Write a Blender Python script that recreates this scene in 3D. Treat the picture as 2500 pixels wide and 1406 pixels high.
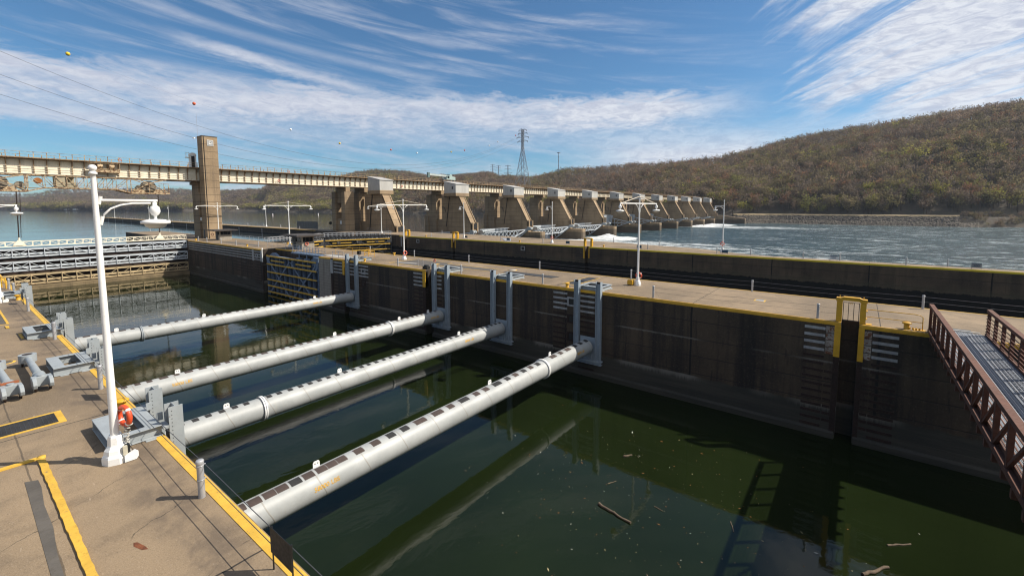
import bpy, bmesh, math, random
import numpy as np
from mathutils import Vector, Matrix

for o in list(bpy.data.objects):
    bpy.data.objects.remove(o, do_unlink=True)
S = bpy.context.scene
COL = S.collection
rad = math.radians
rnd = random.Random(7)

# ------------------------------------------------------------------ camera
# world: X along the locks (downstream +), Y across the river, Z up, wall tops at z = 0
cam_d = bpy.data.cameras.new('camera')
cam = bpy.data.objects.new('camera', cam_d)
COL.objects.link(cam)
RX = [[0.7933003988507521, 0.05424038491440977, -0.6064094803246187],
      [0.608830188970405, -0.0715375472040226, 0.7900684656017434],
      [-0.0005274291407135479, -0.9959620273807475, -0.08977394852702324]]
M4 = Matrix.Identity(4)
for i in range(3):
    M4[i][0] = RX[i][0]; M4[i][1] = -RX[i][1]; M4[i][2] = -RX[i][2]
M4[2][3] = 7.97
cam.matrix_world = M4
cam_d.sensor_width = 36.0
cam_d.lens = 36.0*1090.05/2500.0
cam_d.shift_x = -10/2500.0
cam_d.shift_y = -98/2500.0
cam_d.clip_start = 0.1
cam_d.clip_end = 20000
S.camera = cam

# ------------------------------------------------------------------ light
SUNV = Vector((0.80, 0.69, 1.0)).normalized()
SUN_EL = math.asin(SUNV.z)
SUN_AZ = math.atan2(SUNV.x, SUNV.y)
sun_d = bpy.data.lights.new('sun', 'SUN')
sun_d.energy = 5.0
sun_d.angle = rad(0.53)
sun_d.color = (1.0, 0.93, 0.82)
sun = bpy.data.objects.new('sun', sun_d)
COL.objects.link(sun)
sun.location = (60, 60, 90)
sun.rotation_euler = SUNV.to_track_quat('Z', 'Y').to_euler()

S.view_settings.view_transform = 'Standard'
S.view_settings.look = 'None'
S.view_settings.exposure = 0.45
S.view_settings.gamma = 1.0
S.cycles.max_bounces = 6
S.cycles.diffuse_bounces = 2
S.cycles.glossy_bounces = 3
S.cycles.transparent_max_bounces = 6
S.cycles.filter_width = 1.15
S.cycles.caustics_reflective = False
S.cycles.caustics_refractive = False
try:
    S.cycles.use_denoising = True
except Exception:
    pass


class NT:
    """small helper around a node tree"""
    def __init__(s, t):
        s.t = t
        s.k = 0

    def n(s, kind, **kw):
        nd = s.t.nodes.new(kind)
        s.k += 1
        nd.location = (s.k*40, 0)
        for a, b in kw.items():
            setattr(nd, a, b)
        return nd

    def put(s, inp, v):
        if v is None:
            return
        if isinstance(v, bpy.types.NodeSocket):
            s.t.links.new(v, inp)
        else:
            if hasattr(inp.default_value, '__len__') and not isinstance(v, str):
                v = tuple(v)
                if len(inp.default_value) == 4 and len(v) == 3:
                    v = v+(1.0,)
            inp.default_value = v

    def m(s, op, a, b=None, c=None, clamp=False):
        nd = s.n('ShaderNodeMath', operation=op, use_clamp=clamp)
        s.put(nd.inputs[0], a); s.put(nd.inputs[1], b)
        if c is not None:
            s.put(nd.inputs[2], c)
        return nd.outputs[0]

    def vm(s, op, a, b):
        nd = s.n('ShaderNodeVectorMath', operation=op)
        s.put(nd.inputs[0], a); s.put(nd.inputs[1], b)
        return nd.outputs[0]

    def sep(s, v):
        nd = s.n('ShaderNodeSeparateXYZ')
        s.put(nd.inputs[0], v)
        return nd.outputs

    def comb(s, x, y, z):
        nd = s.n('ShaderNodeCombineXYZ')
        s.put(nd.inputs[0], x); s.put(nd.inputs[1], y); s.put(nd.inputs[2], z)
        return nd.outputs[0]

    def pos(s):
        return s.n('ShaderNodeNewGeometry').outputs['Position']

    def noise(s, v, scale=1.0, detail=4.0, rough=0.55, dist=0.0):
        nd = s.n('ShaderNodeTexNoise')
        s.put(nd.inputs['Vector'], v)
        nd.inputs['Scale'].default_value = scale
        nd.inputs['Detail'].default_value = detail
        nd.inputs['Roughness'].default_value = rough
        nd.inputs['Distortion'].default_value = dist
        return nd.outputs[0]

    def vor(s, v, scale=1.0, feature='F1'):
        nd = s.n('ShaderNodeTexVoronoi', feature=feature)
        s.put(nd.inputs['Vector'], v)
        nd.inputs['Scale'].default_value = scale
        return nd.outputs[0]

    def mr(s, v, a, b, c=0.0, d=1.0, smooth=True):
        nd = s.n('ShaderNodeMapRange')
        nd.interpolation_type = 'SMOOTHSTEP' if smooth else 'LINEAR'
        s.put(nd.inputs[0], v); s.put(nd.inputs[1], a); s.put(nd.inputs[2], b)
        s.put(nd.inputs[3], c); s.put(nd.inputs[4], d)
        return nd.outputs[0]

    def mix(s, f, a, b):
        nd = s.n('ShaderNodeMix', data_type='RGBA')
        s.put(nd.inputs[0], f); s.put(nd.inputs[6], a); s.put(nd.inputs[7], b)
        return nd.outputs[2]

    def line(s, x, period, off, width):
        """1 on thin lines every period metres, else 0"""
        q = s.m('ADD', x, -off + period*0.5)
        q = s.m('DIVIDE', q, period)
        q = s.m('FRACT', q)
        q = s.m('ABSOLUTE', s.m('SUBTRACT', q, 0.5))
        return s.mr(q, width/period*0.5, width/period, 1.0, 0.0)


# ------------------------------------------------------------------ sky
world = bpy.data.worlds.new('World')
S.world = world
world.use_nodes = True
wt = NT(world.node_tree)
world.node_tree.nodes.clear()
sky = wt.n('ShaderNodeTexSky', sky_type='NISHITA')
sky.sun_disc = False
sky.sun_elevation = SUN_EL
sky.sun_rotation = SUN_AZ
sky.altitude = 200
sky.air_density = 1.0
sky.dust_density = 0.35
sky.ozone_density = 2.2
gen = wt.n('ShaderNodeTexCoord').outputs['Generated']
dx, dy, dz = wt.sep(gen)
az = wt.m('MULTIPLY', wt.m('ARCTAN2', dx, dy), 57.29578)
el = wt.m('MULTIPLY', wt.m('ARCSINE', dz), 57.29578)
# plane-projected coordinates make streaks converge towards the horizon
zz_ = wt.m('ADD', wt.m('MAXIMUM', dz, 0.0), 0.09)
px_ = wt.m('DIVIDE', dx, zz_)
py_ = wt.m('DIVIDE', dy, zz_)
pl = wt.comb(px_, py_, 0.0)
ae_ = wt.comb(wt.m('MULTIPLY', az, 0.10), wt.m('MULTIPLY', el, 0.32), 3.7)
n_big = wt.noise(ae_, 0.55, 5, 0.6, 0.4)
n_mid = wt.noise(ae_, 2.0, 7, 0.62, 0.6)
n_fine = wt.noise(wt.comb(wt.m('MULTIPLY', az, 0.22), wt.m('MULTIPLY', el, 0.75), 1.3), 2.2, 9, 0.66, 0.9)
rot = wt.n('ShaderNodeVectorRotate', rotation_type='Z_AXIS')
wt.put(rot.inputs['Vector'], pl)
rot.inputs['Angle'].default_value = rad(52)
strk = wt.vm('MULTIPLY', rot.outputs[0], (0.32, 1.9, 1.0))
n_str = wt.noise(strk, 1.6, 8, 0.60, 0.7)
n_str2 = wt.noise(strk, 4.5, 8, 0.66, 0.4)
jit = wt.m('ADD', wt.m('MULTIPLY', wt.m('SUBTRACT', n_mid, 0.5), 4.2), wt.m('MULTIPLY', wt.m('SUBTRACT', n_fine, 0.5), 2.6))
# main stratus band between 8 and 13.5 degrees up, from the far left to az -12
e1 = wt.m('ADD', el, jit)
band = wt.m('MULTIPLY', wt.mr(e1, 7.6, 11.2), wt.mr(e1, 12.2, 14.0, 1.0, 0.0))
band = wt.m('MULTIPLY', band, wt.mr(az, -21.0, -7.0, 1.0, 0.0))
band = wt.m('MULTIPLY', band, wt.mr(n_big, 0.30, 0.52, 0.42, 1.0))
# lower thin band at the left, and thin veil near the horizon
e2 = wt.m('ADD', el, wt.m('MULTIPLY', jit, 0.55))
low = wt.m('MULTIPLY', wt.mr(e2, 6.4, 8.0), wt.mr(e2, 8.2, 10.0, 1.0, 0.0))
low = wt.m('MULTIPLY', low, wt.mr(az, -78.0, -64.0, 0.75, 0.30))
veil = wt.m('MULTIPLY', wt.mr(el, 1.0, 8.0, 0.75, 0.0), wt.mr(n_mid, 0.44, 0.66))
# white bank above the ridge, az -24 .. -8
bank = wt.m('MULTIPLY', wt.mr(wt.m('ADD', el, wt.m('MULTIPLY', jit, 0.5)), 6.0, 9.5, 1.0, 0.0), wt.mr(az, -34.0, -20.0))
bank = wt.m('MULTIPLY', bank, wt.mr(az, -11.0, -5.0, 0.9, 0.0))
# two long mares' tails, upper left
s_c = wt.mr(az, -76.0, -54.0, 16.9, 13.4, smooth=False)
tail = wt.m('ABSOLUTE', wt.m('ADD', wt.m('SUBTRACT', el, s_c), wt.m('MULTIPLY', jit, 0.35)))
tail = wt.m('MULTIPLY', wt.mr(tail, 0.0, 1.0, 0.75, 0.0), wt.m('MULTIPLY', wt.mr(az, -76.0, -70.0), wt.mr(az, -58.0, -53.0, 1.0, 0.0)))
f_c = wt.mr(az, -82.0, -44.0, 19.6, 14.8, smooth=False)
ftail = wt.m('ABSOLUTE', wt.m('SUBTRACT', el, f_c))
ftail = wt.m('MULTIPLY', wt.mr(ftail, 0.0, 0.7, 0.30, 0.0), wt.m('MULTIPLY', wt.mr(az, -84.0, -70.0), wt.mr(az, -52.0, -44.0, 1.0, 0.0)))
# cirrus everywhere, thickening to the right
dens = wt.mr(az, -24.0, 9.0, 0.05, 1.08)
th = wt.m('SUBTRACT', 0.66, wt.m('MULTIPLY', dens, 0.315))
cs = wt.m('ADD', wt.m('MULTIPLY', n_str, 0.62), wt.m('MULTIPLY', n_str2, 0.38))
cir = wt.mr(cs, th, wt.m('ADD', th, 0.17))
cir = wt.m('MULTIPLY', cir, wt.mr(az, -30.0, 4.0, 0.0, 1.0))
# keep the strip of blue between the cirrus and the band clear
cir = wt.m('MULTIPLY', cir, wt.mr(wt.m('SUBTRACT', el, wt.mr(az, -20.0, 6.0, 13.0, 7.0, smooth=False)), -1.5, 3.0, 0.12, 1.0))
# faint long streaks on the left run gently down towards the right
ls = wt.comb(wt.m('MULTIPLY', az, 0.035), wt.m('MULTIPLY', wt.m('ADD', el, wt.m('MULTIPLY', az, 0.13)), 0.42), 8.1)
n_ls = wt.noise(ls, 1.5, 8, 0.6, 0.5)
haze_l = wt.m('MULTIPLY', wt.mr(n_ls, 0.44, 0.72, 0.0, 0.42), wt.mr(az, -34.0, -10.0, 1.0, 0.3))
tot = band
for q in (low, veil, bank, tail, ftail, cir, haze_l):
    tot = wt.m('SUBTRACT', 1.0, wt.m('MULTIPLY', wt.m('SUBTRACT', 1.0, tot), wt.m('SUBTRACT', 1.0, q)))
tot = wt.m('MINIMUM', wt.m('MAXIMUM', tot, 0.0), 0.96)
tot = wt.m('MULTIPLY', tot, wt.mr(el, -1.0, 0.5))
skyc = wt.vm('MULTIPLY', sky.outputs[0], (0.70, 1.10, 1.32))
cloudc = wt.mix(wt.m('MULTIPLY', wt.mr(n_fine, 0.3, 0.7), wt.mr(az, -60.0, 5.0, 0.65, 1.25)), (6.6, 7.1, 8.6), (9.9, 10.2, 10.9))
outc = wt.mix(tot, skyc, cloudc)
bg = wt.n('ShaderNodeBackground')
wt.put(bg.inputs[0], outc)
bg.inputs[1].default_value = 0.06
wo = wt.n('ShaderNodeOutputWorld')
world.node_tree.links.new(bg.outputs[0], wo.inputs[0])


# ------------------------------------------------------------------ mesh helpers
class MB:
    def __init__(s, o=(0, 0, 0)):
        s.v = []; s.f = []; s.mi = []; s.sm = []
        s.o = Vector(o); s.slot = 0

    def add(s, vs, fs, smooth=False):
        b = len(s.v)
        ox, oy, oz = s.o
        s.v += [(p[0]-ox, p[1]-oy, p[2]-oz) for p in vs]
        for f in fs:
            s.f.append([i+b for i in f]); s.mi.append(s.slot); s.sm.append(smooth)

    def box(s, x0, y0, z0, x1, y1, z1):
        s.add([(x0, y0, z0), (x1, y0, z0), (x1, y1, z0), (x0, y1, z0), (x0, y0, z1), (x1, y0, z1), (x1, y1, z1), (x0, y1, z1)],
              [(0, 3, 2, 1), (4, 5, 6, 7), (0, 1, 5, 4), (1, 2, 6, 5), (2, 3, 7, 6), (3, 0, 4, 7)])

    def bar(s, p, q, w, h=None, up=(0, 0, 1)):
        h = w if h is None else h
        p = Vector(p); q = Vector(q)
        d = (q-p).normalized()
        u = Vector(up)
        if abs(d.dot(u)) > 0.98:
            u = Vector((1, 0, 0)) if abs(d.x) < 0.9 else Vector((0, 1, 0))
        a = d.cross(u).normalized(); b = a.cross(d).normalized()
        vs = []
        for c in (p, q):
            for i, j in ((-1, -1), (1, -1), (1, 1), (-1, 1)):
                vs.append(c+a*(i*w/2)+b*(j*h/2))
        s.add(vs, [(0, 1, 2, 3), (7, 6, 5, 4), (0, 4, 5, 1), (1, 5, 6, 2), (2, 6, 7, 3), (3, 7, 4, 0)])

    def ring(s, c, d, r, n, ph=0.0):
        d = Vector(d).normalized()
        u = Vector((0, 0, 1)) if abs(d.z) < 0.9 else Vector((1, 0, 0))
        a = d.cross(u).normalized(); b = d.cross(a).normalized()
        return [Vector(c)+a*(r*math.cos(2*math.pi*i/n+ph))+b*(r*math.sin(2*math.pi*i/n+ph)) for i in range(n)]

    def cyl(s, p, q, r0, r1=None, n=12, caps=True, smooth=True, ph=0.0):
        r1 = r0 if r1 is None else r1
        d = Vector(q)-Vector(p)
        A = s.ring(p, d, r0, n, ph); B = s.ring(q, d, r1, n, ph)
        s.add(A+B, [(i, (i+1) % n, n+(i+1) % n, n+i) for i in range(n)], smooth)
        if caps:
            s.add(A, [tuple(range(n))[::-1]]); s.add(B, [tuple(range(n))])

    def tube(s, pts, r, n=8):
        pts = [Vector(p) for p in pts]
        rings = []
        for i, p in enumerate(pts):
            d = pts[min(i+1, len(pts)-1)]-pts[max(i-1, 0)]
            rings += s.ring(p, d, r if not isinstance(r, (list, tuple)) else r[i], n)
        fs = []
        for k in range(len(pts)-1):
            for i in range(n):
                fs.append((k*n+i, k*n+(i+1) % n, (k+1)*n+(i+1) % n, (k+1)*n+i))
        s.add(rings, fs, True)
        s.add(rings[:n], [tuple(range(n))[::-1]]); s.add(rings[-n:], [tuple(range(n))])

    def lathe(s, c, prof, n=16, smooth=True):
        vs = []
        for r, z in prof:
            for i in range(n):
                a = 2*math.pi*i/n
                vs.append((c[0]+r*math.cos(a), c[1]+r*math.sin(a), c[2]+z))
        fs = []
        for k in range(len(prof)-1):
            for i in range(n):
                fs.append((k*n+i, k*n+(i+1) % n, (k+1)*n+(i+1) % n, (k+1)*n+i))
        s.add(vs, fs, smooth)
        s.add(vs[:n], [tuple(range(n))[::-1]]); s.add(vs[-n:], [tuple(range(n))])

    def torus(s, c, R, r, axis='y', n=20, m=8, a0=0.0, a1=2*math.pi):
        full = abs(a1-a0-2*math.pi) < 1e-6
        N = n if full else n+1
        vs = []
        for i in range(N):
            a = a0+(a1-a0)*i/n
            for j in range(m):
                b = 2*math.pi*j/m
                q = (R+r*math.cos(b))
                u, w, t = q*math.cos(a), q*math.sin(a), r*math.sin(b)
                if axis == 'y': p = (c[0]+u, c[1]+t, c[2]+w)
                elif axis == 'x': p = (c[0]+t, c[1]+u, c[2]+w)
                else: p = (c[0]+u, c[1]+w, c[2]+t)
                vs.append(p)
        fs = []
        for i in range(N if full else N-1):
            k = (i+1) % N
            for j in range(m):
                fs.append((i*m+j, i*m+(j+1) % m, k*m+(j+1) % m, k*m+j))
        s.add(vs, fs, True)

    def prism(s, poly, axis, a, b):
        """poly in (y,z) for axis x, (x,z) for axis y, (x,y) for axis z"""
        def P(u, w, t):
            return {'x': (t, u, w), 'y': (u, t, w), 'z': (u, w, t)}[axis]
        n = len(poly)
        vs = [P(u, w, a) for u, w in poly]+[P(u, w, b) for u, w in poly]
        s.add(vs, [tuple(range(n))[::-1], tuple(range(n, 2*n))]+[(i, (i+1) % n, n+(i+1) % n, n+i) for i in range(n)])

    def sheet(s, poly, z):
        s.add([(p[0], p[1], z) for p in poly], [tuple(range(len(poly)))])

    def hbeam(s, p, q, w, h, t=0.03, up=(0, 0, 1)):
        """H section along p-q: web in the plane of 'across', flanges at both ends of w"""
        p = Vector(p); q = Vector(q)
        d = (q-p).normalized(); u = Vector(up)
        if abs(d.dot(u)) > 0.98:
            u = Vector((0, 1, 0))
        a = d.cross(u).normalized()
        s.bar(p, q, w-2*t, t, up)
        for k in (-1, 1):
            o_ = a*(k*(w/2-t/2))
            s.bar(p+o_, q+o_, t, h, up)

    def build(s, name, mats, parent=None, bevel=0.0, fixn=True):
        me = bpy.data.meshes.new(name)
        me.from_pydata(s.v, [], s.f)
        if not isinstance(mats, (list, tuple)):
            mats = [mats]
        for m_ in mats:
            me.materials.append(m_)
        me.polygons.foreach_set('material_index', s.mi)
        me.polygons.foreach_set('use_smooth', s.sm)
        if fixn:
            bm = bmesh.new(); bm.from_mesh(me)
            bmesh.ops.recalc_face_normals(bm, faces=bm.faces)
            bm.to_mesh(me); bm.free()
        me.update()
        o = bpy.data.objects.new(name, me)
        COL.objects.link(o)
        if parent is not None:
            o.parent = parent
        if bevel:
            md = o.modifiers.new('bevel', 'BEVEL')
            md.width = bevel; md.segments = 1; md.limit_method = 'ANGLE'
        return o


def tag(o, label=None, cat=None, group=None, kind=None):
    if label: o['label'] = label
    if cat: o['category'] = cat
    if group: o['group'] = group
    if kind: o['kind'] = kind
    return o


def thing(name, label, cat, loc=(0, 0, 0), rz=0.0, group=None):
    o = bpy.data.objects.new(name, None)
    COL.objects.link(o)
    o.location = loc
    o.rotation_euler = (0, 0, rz)
    o.empty_display_size = 0.5
    return tag(o, label, cat, group)


KIDS = {}


def dup(o, loc=None, rz=None, label=None, group=None, parent=None):
    c = o.copy()
    COL.objects.link(c)
    if parent is not None: c.parent = parent
    if loc is not None: c.location = loc
    if rz is not None: c.rotation_euler = (0, 0, rz)
    if label: c['label'] = label
    if group: c['group'] = group
    for ch in [x for x in o.children]:
        dup(ch, parent=c)
    return c


ORD = ['first', 'second', 'third', 'fourth', 'fifth', 'sixth', 'seventh', 'eighth', 'ninth', 'tenth', 'eleventh', 'twelfth', 'thirteenth', 'fourteenth', 'fifteenth', 'sixteenth', 'seventeenth', 'eighteenth', 'nineteenth', 'twentieth']


# ------------------------------------------------------------------ materials
def new_mat(name):
    m = bpy.data.materials.new(name)
    m.use_nodes = True
    t = NT(m.node_tree)
    b = m.node_tree.nodes['Principled BSDF']
    return m, t, b


def bump(t, b, h, strength=0.3, dist=0.02):
    nd = t.n('ShaderNodeBump')
    nd.inputs['Strength'].default_value = strength
    nd.inputs['Distance'].default_value = dist
    t.put(nd.inputs['Height'], h)
    t.put(b.inputs['Normal'], nd.outputs[0])


def paint(name, col, rough=0.5, metal=0.0, var=0.18, scale=1.6, rust=0.0, rustc=(0.13, 0.045, 0.018), dirt=0.25, streak=0.0, bmp=0.08):
    """weathered paint: blotches, dirt, optional rust patches and vertical streaks"""
    m, t, b = new_mat(name)
    p = t.pos()
    n1 = t.noise(p, scale, 6, 0.6)
    n2 = t.noise(p, scale*7, 5, 0.65)
    c = t.mix(t.mr(n1, 0.3, 0.7), tuple(x*(1-var) for x in col), tuple(min(1, x*(1+var*0.5)) for x in col))
    if dirt:
        c = t.mix(t.m('MULTIPLY', t.mr(n2, 0.52, 0.72), dirt), c, tuple(x*0.45+0.02*k for x, k in zip(col, (1, .8, .55))))
    if streak:
        sv = t.vm('MULTIPLY', p, (1.0, 1.0, 0.06))
        n4 = t.noise(sv, 3.0, 6, 0.65)
        c = t.mix(t.m('MULTIPLY', t.mr(n4, 0.46, 0.72), streak), c, tuple(x*0.35 for x in col))
    if rust:
        n3 = t.noise(p, scale*2.2, 8, 0.68, 0.4)
        c = t.mix(t.mr(n3, 0.70-rust*0.35, 0.78-rust*0.35), c, t.mix(n2, tuple(x*0.6 for x in rustc), tuple(x*1.5 for x in rustc)))
    t.put(b.inputs['Base Color'], c)
    b.inputs['Roughness'].default_value = rough
    b.inputs['Metallic'].default_value = metal
    t.put(b.inputs['Roughness'], t.mr(n2, 0.3, 0.7, rough*0.8, min(1, rough*1.15)))
    if bmp:
        bump(t, b, n2, bmp, 0.01)
    return m


def mat_deck():
    m, t, b = new_mat('deck_concrete')
    p = t.pos(); x, y, z = t.sep(p)
    n1 = t.noise(p, 0.13, 6, 0.6, 0.5)
    n2 = t.noise(p, 0.9, 7, 0.65, 0.3)
    n3 = t.noise(p, 14, 5, 0.7)
    sp = t.vor(p, 9.0)
    c = t.mix(t.mr(n1, 0.35, 0.66), (0.155, 0.113, 0.070), (0.255, 0.184, 0.112))
    c = t.mix(t.m('MULTIPLY', t.mr(n2, 0.45, 0.72), 0.45), c, (0.085, 0.062, 0.042))
    c = t.mix(t.m('MULTIPLY', t.mr(n3, 0.50, 0.75), 0.45), c, (0.30, 0.235, 0.17))
    c = t.mix(t.m('MULTIPLY', t.mr(n3, 0.30, 0.42, 1.0, 0.0), 0.55), c, (0.06, 0.045, 0.035))
    n5 = t.noise(p, 34, 4, 0.75)
    c = t.mix(t.m('MULTIPLY', t.mr(n5, 0.54, 0.70), 0.55), c, (0.42, 0.33, 0.225))
    c = t.mix(t.m('MULTIPLY', t.mr(n5, 0.32, 0.45, 1.0, 0.0), 0.60), c, (0.050, 0.038, 0.028))
    # pale scuffs drawn out along one way
    sc = t.noise(t.vm('MULTIPLY', p, (2.4, 9.0, 1.0)), 1.0, 3, 0.5)
    c = t.mix(t.m('MULTIPLY', t.mr(sc, 0.68, 0.74), 0.5), c, (0.36, 0.28, 0.20))
    # blotchy darker strip along the near wall's edge
    edge = t.mr(t.m('ABSOLUTE', t.m('SUBTRACT', y, 3.4)), 0.2, 0.9, 1.0, 0.0)
    c = t.mix(t.m('MULTIPLY', edge, t.mr(n2, 0.35, 0.6, 0.1, 0.55)), c, (0.085, 0.065, 0.05))
    # joints and wandering cracks
    wob = t.m('ADD', x, t.m('MULTIPLY', t.m('SUBTRACT', t.noise(p, 1.5, 3), 0.5), 0.10))
    j = t.line(wob, 12.19, 1.52, 0.035)
    wy = t.m('ADD', y, t.m('MULTIPLY', t.m('SUBTRACT', t.noise(p, 1.1, 3), 0.5), 0.10))
    j2 = t.m('MULTIPLY', t.line(wy, 4.6, 42.6, 0.03), 0.6)
    wc = t.m('ADD', t.m('ADD', x, t.m('MULTIPLY', y, 0.6)), t.m('MULTIPLY', t.m('SUBTRACT', t.noise(p, 0.5, 5), 0.5), 1.4))
    j3 = t.m('MULTIPLY', t.line(wc, 3.1, 0.4, 0.02), t.mr(t.noise(p, 0.3, 3), 0.5, 0.58))
    c = t.mix(t.m('MAXIMUM', t.m('MAXIMUM', j, j2), t.m('MULTIPLY', j3, 0.7)), c, (0.03, 0.024, 0.018))
    t.put(b.inputs['Base Color'], c)
    b.inputs['Roughness'].default_value = 0.92
    bump(t, b, t.m('ADD', n3, t.m('MULTIPLY', sp, 0.5)), 0.5, 0.012)
    return m


def mat_wall(name, lowdark, wet=-6.15, k=1.0, vstreak=1.0):
    """old lock wall: lift lines, monolith joints, black vertical streaks, lime lines, wet band"""
    m, t, b = new_mat(name)
    p = t.pos(); x, y, z = t.sep(p)
    n1 = t.noise(p, 0.35, 6, 0.6)
    n3 = t.noise(p, 7.0, 7, 0.72)
    st = t.noise(t.vm('MULTIPLY', p, (1.0, 1.0, 0.05)), 0.75, 6, 0.62)
    st2 = t.noise(t.vm('MULTIPLY', p, (1.0, 1.0, 0.12)), 3.2, 5, 0.6)
    hz = t.noise(t.vm('MULTIPLY', p, (0.10, 1.0, 1.0)), 1.7, 6, 0.65)
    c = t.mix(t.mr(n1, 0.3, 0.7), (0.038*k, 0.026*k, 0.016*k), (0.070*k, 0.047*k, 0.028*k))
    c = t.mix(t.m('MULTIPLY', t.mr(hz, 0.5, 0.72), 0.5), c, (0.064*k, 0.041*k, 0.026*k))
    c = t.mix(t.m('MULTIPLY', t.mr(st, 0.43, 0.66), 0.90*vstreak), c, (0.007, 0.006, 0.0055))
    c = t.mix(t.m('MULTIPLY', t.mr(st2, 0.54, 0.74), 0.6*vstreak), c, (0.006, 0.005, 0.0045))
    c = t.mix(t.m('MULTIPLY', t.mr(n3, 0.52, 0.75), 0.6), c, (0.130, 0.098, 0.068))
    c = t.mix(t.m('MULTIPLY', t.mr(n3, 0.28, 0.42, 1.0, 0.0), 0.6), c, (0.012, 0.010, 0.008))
    zj = t.m('ADD', z, t.m('MULTIPLY', t.m('SUBTRACT', t.noise(p, 2.0, 3), 0.5), 0.05))
    lift = t.line(zj, 1.47, 0.0, 0.04)
    wx = t.m('ADD', x, t.m('MULTIPLY', t.m('SUBTRACT', t.noise(p, 0.9, 3), 0.5), 0.12))
    mono = t.line(wx, 12.19, 1.52, 0.10)
    c = t.mix(t.m('MAXIMUM', t.m('MULTIPLY', lift, 0.8), mono), c, (0.008, 0.007, 0.006))
    if lowdark is None:
        # green-grey band that is under water when the chamber is full
        zb = t.m('ADD', z, t.m('MULTIPLY', t.m('SUBTRACT', t.noise(t.vm('MULTIPLY', p, (1, 1, 0.2)), 1.3, 6, 0.7), 0.5), 0.8))
        wetm = t.mr(zb, wet-0.12, wet+0.05, 1.0, 0.0)
        c = t.mix(wetm, c, t.mix(t.mr(hz, 0.35, 0.65), (0.030, 0.029, 0.022), (0.052, 0.046, 0.035)))
        # lime runs out of two construction joints
        for lz, ext in ((-2.93, 0.30), (wet, 0.75)):
            run = t.m('MULTIPLY', t.noise(t.vm('MULTIPLY', p, (1, 1, 0.03)), 5.0, 4, 0.7), ext*1.5)
            d_ = t.m('SUBTRACT', lz+0.06, z)
            lime = t.m('MULTIPLY', t.mr(d_, 0.0, 0.05), t.mr(d_, t.m('MULTIPLY', run, 0.2), run, 1.0, 0.0))
            patch = t.mr(t.noise(t.vm('MULTIPLY', p, (1, 1, 0.02)), 0.17, 3, 0.5), 0.47, 0.60)
            c = t.mix(t.m('MULTIPLY', t.m('MULTIPLY', lime, patch), 0.7), c, (0.21, 0.19, 0.16))
    else:
        zb = t.m('ADD', z, t.m('MULTIPLY', t.m('SUBTRACT', t.noise(t.vm('MULTIPLY', p, (1, 1, 0.35)), 1.1, 7, 0.75), 0.5), 1.0))
        alg = t.m('MULTIPLY', t.mr(zb, lowdark+0.1, lowdark+1.1, 0.7, 0.0), t.mr(n3, 0.3, 0.6))
        c = t.mix(alg, c, (0.085, 0.070, 0.040))
        c = t.mix(t.mr(zb, lowdark-0.12, lowdark+0.06, 1.0, 0.0), c, (0.0045, 0.004, 0.003))
    t.put(b.inputs['Base Color'], c)
    b.inputs['Roughness'].default_value = 0.85
    bump(t, b, t.m('SUBTRACT', t.m('ADD', n3, t.m('MULTIPLY', n1, 0.5)), t.m('MAXIMUM', lift, mono)), 0.6, 0.03)
    return m


def mat_pier():
    m, t, b = new_mat('pier_concrete')
    p = t.pos(); x, y, z = t.sep(p)
    n1 = t.noise(p, 0.16, 6, 0.6)
    n3 = t.noise(p, 2.6, 7, 0.7)
    st = t.noise(t.vm('MULTIPLY', p, (1.0, 1.0, 0.05)), 0.9, 6, 0.62)
    c = t.mix(t.mr(n1, 0.3, 0.7), (0.225, 0.158, 0.092), (0.350, 0.250, 0.150))
    c = t.mix(t.m('MULTIPLY', t.mr(st, 0.50, 0.70), 0.55), c, (0.125, 0.092, 0.062))
    c = t.mix(t.m('MULTIPLY', t.mr(n3, 0.5, 0.75), 0.4), c, (0.40, 0.30, 0.20))
    lift = t.line(z, 1.83, 0.3, 0.07)
    c = t.mix(t.m('MULTIPLY', lift, 0.75), c, (0.085, 0.063, 0.043))
    wetm = t.mr(t.m('ADD', z, t.m('MULTIPLY', t.m('SUBTRACT', n1, 0.5), 1.6)), -5.2, -3.6, 1.0, 0.0)
    c = t.mix(t.m('MULTIPLY', wetm, 0.75), c, (0.055, 0.046, 0.036))
    t.put(b.inputs['Base Color'], c)
    b.inputs['Roughness'].default_value = 0.9
    bump(t, b, t.m('SUBTRACT', n3, lift), 0.5, 0.03)
    return m


def mat_siding():
    m, t, b = new_mat('ribbed_siding')
    p = t.pos(); x, y, z = t.sep(p)
    n1 = t.noise(t.vm('MULTIPLY', p, (1, 1, 0.2)), 0.8, 5, 0.6)
    q = t.m('ADD', x, y)
    w = t.m('SINE', t.m('MULTIPLY', q, 2*math.pi/0.42))
    c = t.mix(t.mr(n1, 0.3, 0.7), (0.40, 0.385, 0.355), (0.48, 0.465, 0.43))
    t.put(b.inputs['Base Color'], c)
    b.inputs['Roughness'].default_value = 0.55
    bump(t, b, w, 0.6, 0.03)
    return m


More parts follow.
